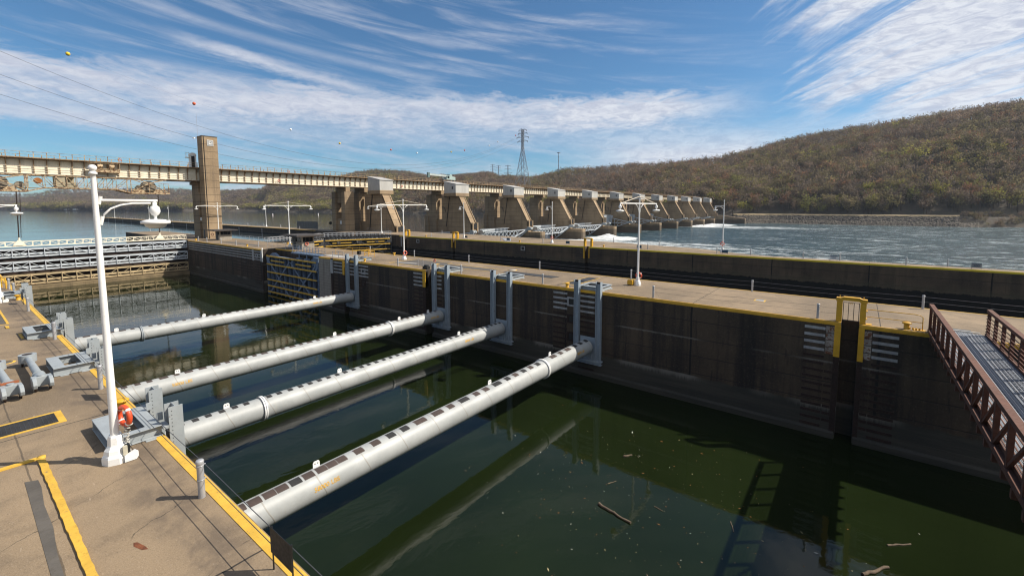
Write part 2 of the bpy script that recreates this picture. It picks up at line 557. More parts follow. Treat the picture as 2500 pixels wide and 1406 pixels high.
def mat_still(name, deep, rough, s1, a1, s2, a2, dist=0.05, grime=None):
    m, t, b = new_mat(name)
    p = t.pos()
    h1 = t.noise(t.vm('MULTIPLY', p, (1.0, 0.45, 1.0)), s1, 3, 0.5, 0.6)
    h2 = t.noise(p, s2, 3, 0.5)
    pat = t.mr(t.noise(p, 0.045, 3, 0.5), 0.40, 0.62)
    h = t.m('ADD', t.m('MULTIPLY', h1, t.m('MULTIPLY', pat, a1)), t.m('MULTIPLY', h2, a2))
    n1 = t.noise(p, 0.11, 4, 0.55)
    c = t.mix(t.mr(n1, 0.3, 0.7), tuple(v*0.82 for v in deep), tuple(v*1.15 for v in deep))
    t.put(b.inputs['Base Color'], c)
    b.inputs['Roughness'].default_value = rough
    b.inputs['IOR'].default_value = 1.333
    bump(t, b, h, 1.0, dist)
    return m


def mat_river():
    """tail water below the dam: chop plus foam carried downstream from the open gates"""
    m, t, b = new_mat('river_tailwater')
    p = t.pos(); x, y, z = t.sep(p)
    w1 = t.noise(t.vm('MULTIPLY', p, (0.55, 1.0, 1.0)), 0.32, 6, 0.62, 0.5)
    w2 = t.noise(t.vm('MULTIPLY', p, (0.7, 1.0, 1.0)), 1.6, 5, 0.6, 0.4)
    f1 = t.noise(t.vm('MULTIPLY', p, (0.16, 0.62, 1.0)), 0.40, 8, 0.66, 0.9)
    f2 = t.noise(t.vm('MULTIPLY', p, (0.30, 1.0, 1.0)), 1.1, 7, 0.72, 0.5)
    ff = t.m('ADD', t.m('MULTIPLY', f1, 0.5), t.m('MULTIPLY', f2, 0.5))
    yy = t.m('ADD', y, t.m('MULTIPLY', t.m('SUBTRACT', t.noise(p, 0.022, 3), 0.5), 34.0))
    dn = t.mr(x, -116.0, 40.0, 1.0, 0.25, smooth=False)

    def lobe(c0, hw, a):
        d_ = t.m('ABSOLUTE', t.m('SUBTRACT', yy, c0))
        return t.m('MULTIPLY', t.mr(d_, hw*0.35, hw, a, 0.0), dn)
    dens = t.m('MAXIMUM', lobe(188.0, 36.0, 1.0), lobe(408.0, 40.0, 0.95))
    near = t.mr(y, 95.0, 200.0, 0.70, 0.36)
    dens = t.m('MAXIMUM', dens, t.m('MULTIPLY', near, t.mr(x, -80.0, -20.0, 0.5, 1.0)))
    dens = t.m('MAXIMUM', dens, 0.24)
    th = t.m('SUBTRACT', 0.612, t.m('MULTIPLY', dens, 0.195))
    foam = t.mr(ff, th, t.m('ADD', th, 0.055))
    n1 = t.noise(p, 0.03, 4)
    c = t.mix(t.mr(n1, 0.3, 0.7), (0.020, 0.046, 0.055), (0.034, 0.068, 0.078))
    c = t.mix(foam, c, t.mix(t.mr(t.noise(p, 2.5, 5, 0.7), 0.35, 0.65), (0.26, 0.30, 0.31), (0.66, 0.67, 0.66)))
    t.put(b.inputs['Base Color'], c)
    t.put(b.inputs['Roughness'], t.mr(foam, 0.0, 0.6, 0.16, 0.85))
    b.inputs['IOR'].default_value = 1.333
    bump(t, b, t.m('ADD', t.m('MULTIPLY', w1, 1.0), t.m('MULTIPLY', w2, 0.35)), 1.0, 1.1)
    return m


def mat_pipe():
    m, t, b = new_mat('pipe_paint')
    p = t.pos(); x, y, z = t.sep(p)
    n1 = t.noise(p, 0.7, 6, 0.6)
    n2 = t.noise(t.vm('MULTIPLY', p, (1.0, 2.5, 0.35)), 1.6, 6, 0.65)
    n3 = t.noise(p, 9, 5, 0.65)
    c = t.mix(t.mr(n1, 0.3, 0.7), (0.285, 0.295, 0.29), (0.37, 0.378, 0.368))
    c = t.mix(t.m('MULTIPLY', t.mr(n2, 0.55, 0.75), 0.35), c, (0.34, 0.33, 0.29))
    c = t.mix(t.m('MULTIPLY', t.mr(n3, 0.66, 0.74), 0.5), c, (0.28, 0.22, 0.16))
    # spiral weld seam
    ang = t.m('ARCTAN2', t.m('ADD', z, 5.38), 0.5)
    sw = t.line(t.m('ADD', y, t.m('MULTIPLY', ang, 0.25)), 2.44, 0.7, 0.035)
    c = t.mix(t.m('MULTIPLY', sw, 0.75), c, (0.24, 0.22, 0.19))
    t.put(b.inputs['Base Color'], c)
    b.inputs['Roughness'].default_value = 0.5
    bump(t, b, t.m('ADD', t.m('MULTIPLY', n3, 0.3), sw), 0.35, 0.015)
    return m


def mat_grate(name, col, per, ax):
    m, t, b = new_mat(name)
    p = t.pos(); x, y, z = t.sep(p)
    a = t.line(x if ax == 'x' else y, per, 0.0, per*0.45)
    d = t.line(y if ax == 'x' else x, per*2.4, 0.0, per*0.4)
    n = t.noise(p, 2.0, 5, 0.6)
    k = t.m('MAXIMUM', a, d)
    c = t.mix(k, tuple(v*0.16 for v in col), t.mix(n, tuple(v*0.7 for v in col), tuple(v*1.25 for v in col)))
    t.put(b.inputs['Base Color'], c)
    b.inputs['Roughness'].default_value = 0.6
    b.inputs['Metallic'].default_value = 0.2
    bump(t, b, k, 0.7, 0.03)
    return m


def mat_boards():
    m, t, b = new_mat('patched_concrete')
    p = t.pos(); x, y, z = t.sep(p)
    n1 = t.noise(p, 1.2, 6, 0.65)
    st = t.noise(t.vm('MULTIPLY', p, (1, 1, 0.1)), 2.2, 5, 0.6)
    l1 = t.line(z, 0.42, 0.0, 0.03); l2 = t.line(x, 0.9, 0.0, 0.02)
    c = t.mix(n1, (0.20, 0.175, 0.145), (0.33, 0.295, 0.25))
    c = t.mix(t.m('MULTIPLY', t.mr(st, 0.5, 0.7), 0.5), c, (0.12, 0.09, 0.065))
    c = t.mix(t.m('MULTIPLY', t.m('MAXIMUM', l1, l2), 0.6), c, (0.07, 0.055, 0.04))
    t.put(b.inputs['Base Color'], c)
    b.inputs['Roughness'].default_value = 0.9
    bump(t, b, n1, 0.4, 0.02)
    return m


def mat_terrain():
    m, t, b = new_mat('leaf_litter_ground')
    p = t.pos(); x, y, z = t.sep(p)
    n1 = t.noise(p, 0.02, 6, 0.6); n2 = t.noise(p, 0.22, 6, 0.65)
    c = t.mix(t.mr(n1, 0.35, 0.65), (0.060, 0.047, 0.034), (0.100, 0.078, 0.052))
    c = t.mix(t.m('MULTIPLY', t.mr(n2, 0.5, 0.7), 0.6), c, (0.050, 0.055, 0.022))
    t.put(b.inputs['Base Color'], c)
    b.inputs['Roughness'].default_value = 0.95
    bump(t, b, n2, 0.8, 0.8)
    return m


def mat_riprap():
    m, t, b = new_mat('riprap_stone')
    p = t.pos(); x, y, z = t.sep(p)
    v = t.n('ShaderNodeTexVoronoi'); t.put(v.inputs['Vector'], p); v.inputs['Scale'].default_value = 0.9
    n = t.noise(p, 0.10, 5, 0.6)
    vc = t.sep(v.outputs['Color'])[0]
    c = t.mix(vc, (0.020, 0.017, 0.014), (0.110, 0.090, 0.068))
    low = t.mr(t.m('ADD', z, t.m('MULTIPLY', n, 2.4)), -6.7, -5.0, 1.0, 0.0)
    c = t.mix(t.m('MULTIPLY', low, t.mr(vc, 0.35, 0.6)), c, (0.30, 0.255, 0.20))
    t.put(b.inputs['Base Color'], c)
    b.inputs['Roughness'].default_value = 0.95
    bump(t, b, v.outputs['Distance'], 1.0, 0.9)
    return m


def mat_leaf(name, c0, c1, trans=0.35):
    """foliage / twig material tinted by the object's own colour attribute on the mesh"""
    m = bpy.data.materials.new(name); m.use_nodes = True
    t = NT(m.node_tree); m.node_tree.nodes.clear()
    at = t.n('ShaderNodeAttribute', attribute_name='tint')
    p = t.pos(); n = t.noise(p, 0.6, 3)
    c = t.mix(t.mr(n, 0.3, 0.7), c0, c1)
    nd = t.n('ShaderNodeMix', data_type='RGBA', blend_type='MULTIPLY')
    nd.inputs[0].default_value = 1.0
    t.put(nd.inputs[6], c); t.put(nd.inputs[7], at.outputs['Color'])
    cc = nd.outputs[2]
    d = t.n('ShaderNodeBsdfDiffuse'); t.put(d.inputs[0], cc)
    tr = t.n('ShaderNodeBsdfTranslucent'); t.put(tr.inputs[0], cc)
    mx = t.n('ShaderNodeMixShader'); mx.inputs[0].default_value = trans
    m.node_tree.links.new(d.outputs[0], mx.inputs[1]); m.node_tree.links.new(tr.outputs[0], mx.inputs[2])
    o = t.n('ShaderNodeOutputMaterial'); m.node_tree.links.new(mx.outputs[0], o.inputs[0])
    return m


DECK = mat_deck()
WALL = mat_wall('lock_wall_concrete', None)
RWALL = mat_wall('river_wall_concrete', -3.3, k=1.55, vstreak=0.45)
GWALL = mat_wall('guide_wall_concrete', -2.0, k=0.9, vstreak=0.6)
PIER = mat_pier()
SIDING = mat_siding()
BOARDS = mat_boards()
PIPE = mat_pipe()
YEL = paint('yellow_paint', (0.62, 0.335, 0.018), 0.5, var=0.15, dirt=0.35)
YELW = paint('worn_yellow_paint', (0.60, 0.36, 0.045), 0.75, var=0.15, dirt=0.5, rust=0.22, rustc=(0.20, 0.13, 0.08))
WHITE = paint('white_paint', (0.78, 0.77, 0.74), 0.4, var=0.06, dirt=0.25, rust=0.06)
WSTRIP = paint('worn_white_paint', (0.34, 0.335, 0.33), 0.7, var=0.25, dirt=0.6, rust=0.10, streak=0.5)
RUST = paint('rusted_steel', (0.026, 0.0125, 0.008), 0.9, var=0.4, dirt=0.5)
RUSTW = paint('rusty_white_armor', (0.30, 0.26, 0.22), 0.8, var=0.4, rust=0.6, dirt=0.5)
STEEL = paint('grey_painted_steel', (0.30, 0.325, 0.335), 0.45, var=0.10, dirt=0.25, rust=0.08)
STEELB = paint('blue_shaded_grey_steel', (0.27, 0.32, 0.365), 0.45, var=0.10, dirt=0.25, rust=0.10)  # the grey steel paint with the blue of shade mixed into its colour
GALV = paint('galvanised_steel', (0.42, 0.42, 0.43), 0.4, metal=0.35, var=0.12, dirt=0.2)
BLUEG = paint('slate_blue_paint', (0.125, 0.175, 0.255), 0.5, var=0.2, dirt=0.3)
BLUED = paint('dark_slate_blue_paint', (0.030, 0.045, 0.075), 0.6, var=0.2, dirt=0.3)
DARKG = paint('dark_grey_steel', (0.035, 0.035, 0.036), 0.6, var=0.3, dirt=0.4)
PEEL = paint('peeling_dark_paint', (0.040, 0.040, 0.042), 0.7, var=0.3, rust=0.5, rustc=(0.34, 0.33, 0.31))
CREAM = paint('rusty_cream_paint', (0.82, 0.74, 0.58), 0.6, var=0.12, scale=0.7, dirt=0.35, rust=0.20, streak=0.12)
CREAMD = paint('very_rusty_cream_paint', (0.46, 0.34, 0.20), 0.75, var=0.3, scale=1.2, dirt=0.5, rust=0.62, rustc=(0.13, 0.060, 0.028))
CREAMR = paint('rust_edged_cream', (0.30, 0.20, 0.11), 0.8, var=0.4, scale=1.5, dirt=0.5, rust=0.5, rustc=(0.10, 0.045, 0.02))
GATEW = paint('pale_gate_paint', (0.50, 0.53, 0.555), 0.55, var=0.12, scale=0.8, dirt=0.4, rust=0.18)
GATET = paint('stained_gate_paint', (0.46, 0.355, 0.205), 0.65, var=0.25, scale=0.8, dirt=0.5, rust=0.28)
SILL = paint('stained_sill_concrete', (0.20, 0.148, 0.080), 0.85, var=0.3, scale=0.6, dirt=0.5, streak=0.4)
CORTEN = paint('weathering_steel', (0.105, 0.036, 0.017), 0.8, var=0.25, scale=2.0, dirt=0.35)
BLACK = paint('black_metal', (0.012, 0.012, 0.012), 0.55, var=0.3, dirt=0.0)
RUBBER = paint('black_rubber_mat', (0.035, 0.035, 0.037), 0.8, var=0.3, scale=2.5, dirt=0.4)
RED = paint('orange_red_plastic', (0.62, 0.075, 0.022), 0.45, var=0.1, dirt=0.15)
ROPE = paint('white_rope', (0.55, 0.52, 0.46), 0.9, var=0.2, dirt=0.4)
BLUES = paint('blue_sign_paint', (0.014, 0.050, 0.095), 0.5, var=0.1, dirt=0.2)
SIGNW = paint('white_sign_face', (0.62, 0.64, 0.66), 0.4, var=0.05, dirt=0.1)
GREYS = paint('grey_sign_face', (0.20, 0.21, 0.215), 0.5, var=0.1, dirt=0.2)
PATCH = paint('grey_coating', (0.098, 0.086, 0.072), 0.85, var=0.25, scale=0.9, dirt=0.5)
LPATCH = paint('pale_coating', (0.36, 0.35, 0.33), 0.85, var=0.25, scale=1.5, dirt=0.4)
CABIN = paint('cabin_concrete', (0.30, 0.265, 0.215), 0.85, var=0.15, dirt=0.4, streak=0.3)
ROOFD = paint('dark_roofing', (0.050, 0.042, 0.038), 0.8, var=0.2)
GLASSD = paint('dark_window', (0.015, 0.017, 0.018), 0.08, var=0.2, dirt=0.0, bmp=0)
STAIN = paint('rust_stain', (0.16, 0.050, 0.018), 0.9, var=0.4, scale=5, dirt=0.5)
WIRE = paint('cable_steel', (0.10, 0.10, 0.11), 0.5, metal=0.4, var=0.1, dirt=0)
LATT = paint('lattice_steel', (0.16, 0.175, 0.20), 0.6, var=0.1, dirt=0)
FOAM = paint('white_foam', (0.60, 0.61, 0.60), 0.95, var=0.25, scale=0.35, dirt=0.75, bmp=0.9)
GRATE = mat_grate('deck_grating', (0.10, 0.105, 0.11), 0.06, 'x')
RAMPG = mat_grate('gangway_decking', (0.15, 0.165, 0.19), 0.16, 'x')
TERR = mat_terrain()
RIPRAP = mat_riprap()
GRASS = paint('dry_grass', (0.30, 0.225, 0.120), 0.95, var=0.35, scale=0.12, dirt=0.5)
BARK = paint('driftwood_bark', (0.12, 0.082, 0.052), 0.9, var=0.35, scale=3, dirt=0.5)
LEAF = mat_leaf('tree_crown', (0.8, 0.8, 0.8), (1.15, 1.1, 1.0))
W_LOCK = mat_still('lock_water', (0.0085, 0.0135, 0.0040), 0.035, 0.55, 0.55, 2.6, 0.05, 0.05)
W_UP = mat_still('upstream_water', (0.022, 0.029, 0.032), 0.06, 0.30, 0.5, 1.4, 0.12, 0.10)
W_RIV = mat_river()
# ================================================================== STRUCTURE
YN, YM0, YM1, YR = 4.44, 37.97, 47.31, 80.75      # wall faces
WZ, UZ = -8.42, -2.4                                # lower and upper pool levels


def structure(name, mb, m, kind='structure'):
    o = mb.build(name, m)
    o['kind'] = kind
    return o


# ---- water sheets
mb = MB(); mb.sheet([(-131.6, YN-0.3), (260, YN-0.3), (260, YM0+2.4), (-131.6, YM0+2.4)], WZ)
structure('lock_chamber_water', mb, W_LOCK)
mb = MB(); mb.sheet([(-103.5, YM1-2.0), (260, YM1-2.0), (260, YR+2.5), (-103.5, YR+2.5)], WZ-0.004)
structure('river_lock_water', mb, W_LOCK)
mb = MB()
mb.sheet([(-128.5, 84.0), (-128.5, 545), (400, 545), (1600, 560), (1600, -300), (260, -300), (260, 84.0)], WZ-0.008)
structure('river_water', mb, W_RIV)
mb = MB()
mb.sheet([(-135.5, -900), (-135.5, 75), (-128.6, 75), (-128.6, 580), (-900, 640), (-3600, 520), (-5200, 200), (-5200, -1500)], UZ)
structure('upstream_water', mb, W_UP)
# river bed far below closes the world under the sheets
mb = MB(); mb.sheet([(-5300, -5300), (5300, -5300), (5300, 5300), (-5300, 5300)], -16.0)
structure('ground', mb, TERR)


def nosing(mb, x0, x1, y, s, r=0.26, back=0.10):
    """quarter-round steel nosing on a wall edge; s = -1 when the water is on the -y side"""
    e = 0.03
    poly = [(y+s*e, -r)]
    for k in range(6):
        a = k/5*math.pi/2
        poly.append((y+s*e-s*0.10*(1-math.cos(a)), -0.10+0.115*math.sin(a)))
    poly += [(y-s*back, 0.015), (y-s*back, -r)]
    mb.prism(poly, 'x', x0, x1)


# ---- near (land) wall
nw = thing('lock_wall', 'sunlit near lock wall with a worn yellow painted edge and lamp post', 'lock wall', (-40, 0, 0))
mb = MB(nw.location)
mb.slot = 0
mb.add([(-260, -70, 0), (90, -70, 0), (90, YN, 0), (-260, YN, 0)], [(0, 1, 2, 3)])
mb.slot = 1
mb.add([(-260, YN, 0), (90, YN, 0), (90, YN, -15), (-260, YN, -15)], [(0, 1, 2, 3)])
mb.add([(90, -70, 0), (90, YN, 0), (90, YN, -15), (90, -70, -15)], [(0, 1, 2, 3)])
mb.add([(-260, -70, 0), (-260, YN, 0), (-260, YN, -15), (-260, -70, -15)], [(0, 3, 2, 1)])
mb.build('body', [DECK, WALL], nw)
mb = MB(nw.location)
nosing(mb, -131.5, 90, YN, 1, back=0.30)
mb.build('edge_nosing', YELW, nw)

# ---- middle wall: recesses cut out of the chamber face
mw = thing('lock_wall', 'dark stained middle wall between the two locks topped with a yellow nosing', 'lock wall', (-40, 42, 0))
cuts = [(-90.40, -69.95, 40.45), (-62.42, -61.35, 39.1), (-43.80, -42.55, 39.1), (-0.60, 0.38, 39.1)]
mb = MB(mw.location)
segs = []; x = -190.0
for a, b, yb in cuts+[(90.0, 90.0, YM0)]:
    segs.append((x, a, YM0)); segs.append((a, b, yb)); x = b
segs = [q for q in segs if q[1] > q[0]]
prev = None
for (a, b, yf) in segs:
    yb = YM1 if not (a < -110.5 < b) else YM1
    mb.slot = 0
    mb.add([(a, yf, 0), (b, yf, 0), (b, YM1, 0), (a, YM1, 0)], [(0, 1, 2, 3)])
    mb.slot = 1
    mb.add([(a, yf, 0), (b, yf, 0), (b, yf, -15), (a, yf, -15)], [(0, 3, 2, 1)])
    mb.add([(a, YM1, 0), (b, YM1, 0), (b, YM1, -15), (a, YM1, -15)], [(0, 1, 2, 3)])
    if prev is not None and abs(prev-yf) > 0.01:
        mb.add([(a, prev, 0), (a, yf, 0), (a, yf, -15), (a, prev, -15)], [(0, 1, 2, 3)])
    prev = yf
mb.add([(-190, YM0, 0), (-190, YM1, 0), (-190, YM1, -15), (-190, YM0, -15)], [(0, 1, 2, 3)])
mb.add([(90, YM0, 0), (90, YM1, 0), (90, YM1, -15), (90, YM0, -15)], [(0, 1, 2, 3)])
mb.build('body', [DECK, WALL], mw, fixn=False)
solid = [(-131.3, -90.45), (-69.9, -66.35), (-65.6, -62.46), (-61.3, -43.82), (-42.5, -0.62), (0.40, 89.5)]
mb = MB(mw.location)
for a, b in solid:
    nosing(mb, a, b, YM0, -1)
mb.box(-90.3, 40.35, -0.20, -82.5, 40.50, 0.012)
mb.build('edge_nosing', YEL, mw)
mb = MB(mw.location)
mb.box(-190, YM1-0.10, -0.2, 90, YM1+0.03, 0.012)
mb.build('back_edge_trim', YELW, mw)
mb = MB(mw.location)   # sloped footing ledge at the water line
for a, b in [(-131.3, -90.5), (-69.9, -62.5), (-61.3, -43.9), (-42.5, -0.65), (0.42, 89.5)]:
    mb.prism([(YM0+0.05, -7.85), (YM0-0.20, -8.02), (YM0-0.20, -14), (YM0+0.05, -14)], 'x', a, b)
mb.build('footing', WALL, mw)


def strips(mb_w, mb_r, x0, x1, n_w=4, n_r=10, y=YM0, wskip=0, z0=-0.49, dead=()):
    for k in range(n_w+n_r):
        z = z0-0.51*k
        if z < -7.7: break
        tgt = mb_w if k < n_w else mb_r
        if any(a <= k <= b for a, b in dead): continue
        tgt.box(x0, y-0.045, z-0.19, x1, y+0.02, z)


for a, b, nw_, nr_ in ((-131.2, -94.95, 4, 2), (-94.15, -91.35, 4, 9), (-65.45, -63.05, 4, 11), (-61.1, -59.9, 4, 11), (-59.2, -56.25, 4, 11), (-46.15, -44.42, 4, 11),
                       (-42.35, -40.85, 4, 9), (-24.32, -22.70, 4, 11), (-21.40, -19.66, 4, 11), (-2.72, -1.48, 4, 12), (1.15, 2.50, 4, 11)):
    aw = MB(mw.location); ar = MB(mw.location)
    strips(aw, ar, a, b, nw_, nr_)
    if a < -130:
        for k in (6, 7, 8):
            ar.box(-104.5, YM0-0.045, -0.68-0.51*k*1.06, -94.95, YM0+0.02, -0.49-0.51*k*1.06)
    if -3 < a < 0:
        for k in range(6, 14): ar.box(-1.42, YM0-0.045, -0.68-0.51*k, -0.95, YM0+0.02, -0.49-0.51*k)
    if 1 < a < 2:
        for k in range(6, 14): ar.box(0.70, YM0-0.045, -0.68-0.51*k, 1.12, YM0+0.02, -0.49-0.51*k)
    aw.build('armor_strips', WSTRIP, mw); ar.build('rusted_armor_strips', RUST, mw)
mb = MB(mw.location)
for k in range(4):
    z = -0.36-0.51*k
    mb.box(-1.44, YM0-0.04, z-0.47, -0.96, YM0+0.02, z-0.02)
    mb.box(0.71, YM0-0.04, z-0.47, 1.10, YM0+0.02, z-0.02)
mb.build('corner_armor', RUSTW, mw)
mb = MB(mw.location)
for a, b, zb in ((-0.96, -0.60, -2.48), (0.38, 0.70, -2.55), (-44.33, -43.80, -2.25), (-42.55, -42.40, -2.3), (-62.92, -62.42, -2.35), (-61.35, -61.15, -2.3)):
    mb.box(a, YM0-0.07, zb, b, YM0+0.35, -0.262)
mb.build('slot_edge_plate', YEL, mw)
mb = MB(mw.location)
for a, b, zb in ((-0.94, -0.62, -2.48), (0.40, 0.68, -2.55), (-44.31, -43.82, -2.25), (-42.55, -42.42, -2.3), (-62.90, -62.44, -2.35), (-66.2, -65.7, -2.4), (-90.9, -90.42, -2.4)):
    mb.box(a, YM0-0.05, -8.0, b, YM0+0.30, zb-0.002)
mb.build('rusted_slot_edge', RUST, mw)
mb = MB(mw.location)
for a, b in ((-94.92, -94.22), (-91.28, -90.55), (-66.32, -65.62)):
    mb.prism([(YM0+0.05, -0.24), (YM0+0.05, -2.4), (YM0-0.10, -2.4), (YM0-0.10, -0.24)], 'x', a, b)
mb.build('vertical_bumper', WSTRIP, mw)
mb = MB(mw.location)     # gauge board with tick marks beside the gate recess
mb.box(-90.52, YM0-0.13, -2.4, -90.41, YM0+0.1, 0.25)
mb.build('gauge_board', WHITE, mw)
mb = MB(mw.location)
for k in range(18):
    mb.box(-90.50, YM0-0.136, 0.15-0.14*k-0.05, -90.41, YM0-0.128, 0.15-0.14*k)
mb.build('gauge_marks', BLACK, mw)
mb = MB(mw.location); mb.box(-69.92, YM0-0.04, -8.6, -66.36, YM0+0.3, -0.27)
mb.build('patched_panel', BOARDS, mw)
for (a, b, z0, z1, m_) in ((-22.66, -21.44, -0.88, -1.78, WSTRIP), (-58.0, -56.95, -0.95, -1.80, WSTRIP), (-93.6, -92.5, -0.95, -1.8, WSTRIP),
                           (-22.66, -21.44, -2.6, -3.5, RUST), (-58.0, -56.95, -2.7, -3.6, RUST), (-22.66, -21.44, -4.4, -5.3, RUST)):
    mb = MB(mw.location)
    t_ = 0.15
    mb.box(a, YM0-0.08, z1, a+t_, YM0+0.1, z0); mb.box(b-t_, YM0-0.08, z1, b, YM0+0.1, z0)
    mb.box(a+t_, YM0-0.08, z1, b-t_, YM0+0.1, z1+t_); mb.box(a+t_, YM0-0.08, z0-t_, b-t_, YM0+0.1, z0)
    fr = mb.build('mooring_pocket', m_, mw)
    q = MB(mw.location); q.box(a+t_, YM0-0.012, z1+t_, b-t_, YM0+0.03, z0-t_); q.build('pocket_shade_panel', BLACK, fr)  # flat black panel paints the shade inside the pocket, then the pin
    q = MB(mw.location); q.cyl((a+0.75*(b-a), YM0-0.06, z1+t_), (a+0.75*(b-a), YM0-0.06, z1+t_+0.35), 0.05, n=8); q.build('line_pin', m_, fr)

# ---- river wall
rw = thing('lock_wall', 'river lock wall with black tide band, bright yellow edge and numbered signs', 'lock wall', (-40, 84, 0))
back = [(-150, 97.0), (-84, 97.0), (-68, 95.6), (-45, 95.4), (-34, 92.2), (-25, 90.4), (-16, 84.6), (-12, 83.3), (90, 83.2)]
mb = MB(rw.location)
rcuts = [(-128.0, -104.2, 82.6), (-101.75, -100.85, 81.8), (-82.6, -81.7, 81.8), (-44.28, -43.38, 81.8)]
top = []
for a, b, yb in rcuts:
    top += [(a, YR), (a, yb), (b, yb), (b, YR)]
poly = [(-150, YR)]+top+[(90, YR)]+back[::-1]
n = len(poly)
mb.slot = 0; mb.sheet(poly, 0.0)
mb.slot = 1
vs = [(p[0], p[1], 0) for p in poly]+[(p[0], p[1], -15) for p in poly]
mb.add(vs, [(i, n+i, n+(i+1) % n, (i+1) % n) for i in range(n)])
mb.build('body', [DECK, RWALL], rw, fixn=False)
mb = MB(rw.location)
for a, b in ((-104.0, -101.8), (-100.8, -82.65), (-81.65, -44.32), (-43.35, 89.5)):
    nosing(mb, a, b, YR, -1)
mb.build('edge_nosing', paint('bright_yellow_paint', (0.62, 0.44, 0.012), 0.5, var=0.12, dirt=0.3), rw)
ARM_R = paint('weathered_armor', (0.042, 0.034, 0.029), 0.8, var=0.4, dirt=0.6, rust=0.25)
for a, b in ((-46.35, -44.62), (-43.15, -41.35), (-84.9, -83.0), (-81.3, -79.3), (-99.7, -92.6), (-63.0, -56.6), (-104.0, -102.1)):
    ar = MB(rw.location)
    for k in range(6):
        z = -0.45-0.50*k
        ar.box(a, YR-0.045, z-0.17, b, YR+0.02, z)
    ar.build('armor_strips', ARM_R, rw)
mb = MB(rw.location)
for a, b, zb in ((-44.60, -44.28, -2.45), (-43.38, -43.16, -2.3), (-82.95, -82.6, -2.3), (-81.7, -81.45, -2.3), (-102.0, -101.75, -2.4)):
    mb.box(a, YR-0.06, zb, b, YR+0.3, -0.262)
mb.build('slot_edge_plate', YEL, rw)
for a, z0 in ((-60.6, -0.75), (-96.6, -0.75)):
    b = a+1.15; z1 = z0-0.95; t_ = 0.16
    mb = MB(rw.location)
    mb.box(a, YR-0.08, z1, a+t_, YR+0.1, z0); mb.box(b-t_, YR-0.08, z1, b, YR+0.1, z0)
    mb.box(a+t_, YR-0.08, z1, b-t_, YR+0.1, z1+t_); mb.box(a+t_, YR-0.08, z0-t_, b-t_, YR+0.1, z0)
    fr = mb.build('mooring_pocket', WSTRIP, rw)
    q = MB(rw.location); q.box(a+t_, YR-0.012, z1+t_, b-t_, YR+0.03, z0-t_); q.build('pocket_shade_panel', BLACK, fr)  # flat black panel puts the pocket's inner shade into colour
mb = MB(rw.location); mb.box(-103.3, YR-0.12, -3.0, -102.9, YR+0.1, -0.3); mb.build('vertical_bumper', WSTRIP, rw)

# ---- guide wall running upstream from the river lock
gw = thing('guide_wall', 'long dark upstream guide wall reaching out into the river', 'guide wall', (-300, 84, 0))
mb = MB(gw.location)
poly = [(-150.2, 80.9), (-150.2, 86.6), (-495, 90.2), (-495, 84.2)]
n = 4
mb.slot = 0; mb.sheet(poly, 0)
mb.slot = 1
vs = [(p[0], p[1], 0) for p in poly]+[(p[0], p[1], -12) for p in poly]
mb.add(vs, [(i, n+i, n+(i+1) % n, (i+1) % n) for i in range(n)])
mb.build('body', [DECK, GWALL], gw)
mb = MB(gw.location)
mb.bar((-150.3, 80.95, -0.05), (-495, 84.2, -0.05), 0.3, 0.14)
mb.build('edge_nosing', YELW, gw)
mb = MB(gw.location)
for i in range(14):
    x = -170-i*23.0; y = 80.9+(-150-x)/345*3.3
    mb.box(x-0.25, y-0.10, -2.3, x+0.25, y+0.1, -0.5)
mb.build('ladder_recess', WSTRIP, gw)


# ---- lattice miter gate leaf, built along +x from 0 to L, water-side face at y = 0
def miter_leaf(root, L, zt, zb, body, bars, dark, rows, fancy=True):
    o = (0, 0, 0)
    mb = MB(o); mb.box(0.05, 0.55, zb, L-0.05, 0.75, zt-0.05); mb.build('skin_plate', dark, root)
    mb = MB(o)
    for z in rows:
        mb.box(0, 0.0, z-0.12, L, 0.55, z+0.0)
    nv = max(6, int(L/1.7))
    for i in range(nv+1):
        x = 0.12+(L-0.24)*i/nv
        w = 0.24 if i in (0, nv) else 0.10
        mb.box(x-w/2, 0.06, zb+0.02, x+w/2, 0.50, zt-0.13)
    mb.box(0, 0.10, zt-0.12, L, 0.9, zt)
    mb.build('girder_frame', body, root)
    for z in rows:
        mb = MB(o); mb.box(0.25, -0.10, z-0.11, L-0.55, -0.002, z+0.13); mb.build('fender_timber', bars, root)
    z0 = rows[1]
    mb = MB(o)
    zl = rows[-1]
    for k in range(2):
        a = 0.6+k*(L/2-0.5); b = a+L/2-0.9
        mb.bar((a, 0.02, z0+0.9), (b, 0.02, zl-0.6), 0.30, 0.08, (0, 1, 0))
        mb.bar((b, -0.01, z0+0.9), (a, -0.01, zl-0.6), 0.30, 0.08, (0, 1, 0))
        for xx in (a, b):
            mb.prism([(xx-0.75, rows[0]-0.13), (xx+0.75, rows[0]-0.13), (xx+0.35, rows[1]+0.15), (xx-0.35, rows[1]+0.15)], 'y', 0.03, 0.12)
    mb.build('diagonal_brace', body, root)
    if fancy:
        for k in range(2):
            a = 2.0+k*(L/2); mb = MB(o)
            mb.box(a, -0.08, (rows[0]+rows[1])/2-0.12, a+L/2-4.2, 0.0, (rows[0]+rows[1])/2+0.10)
            mb.build('fender_timber', bars, root)


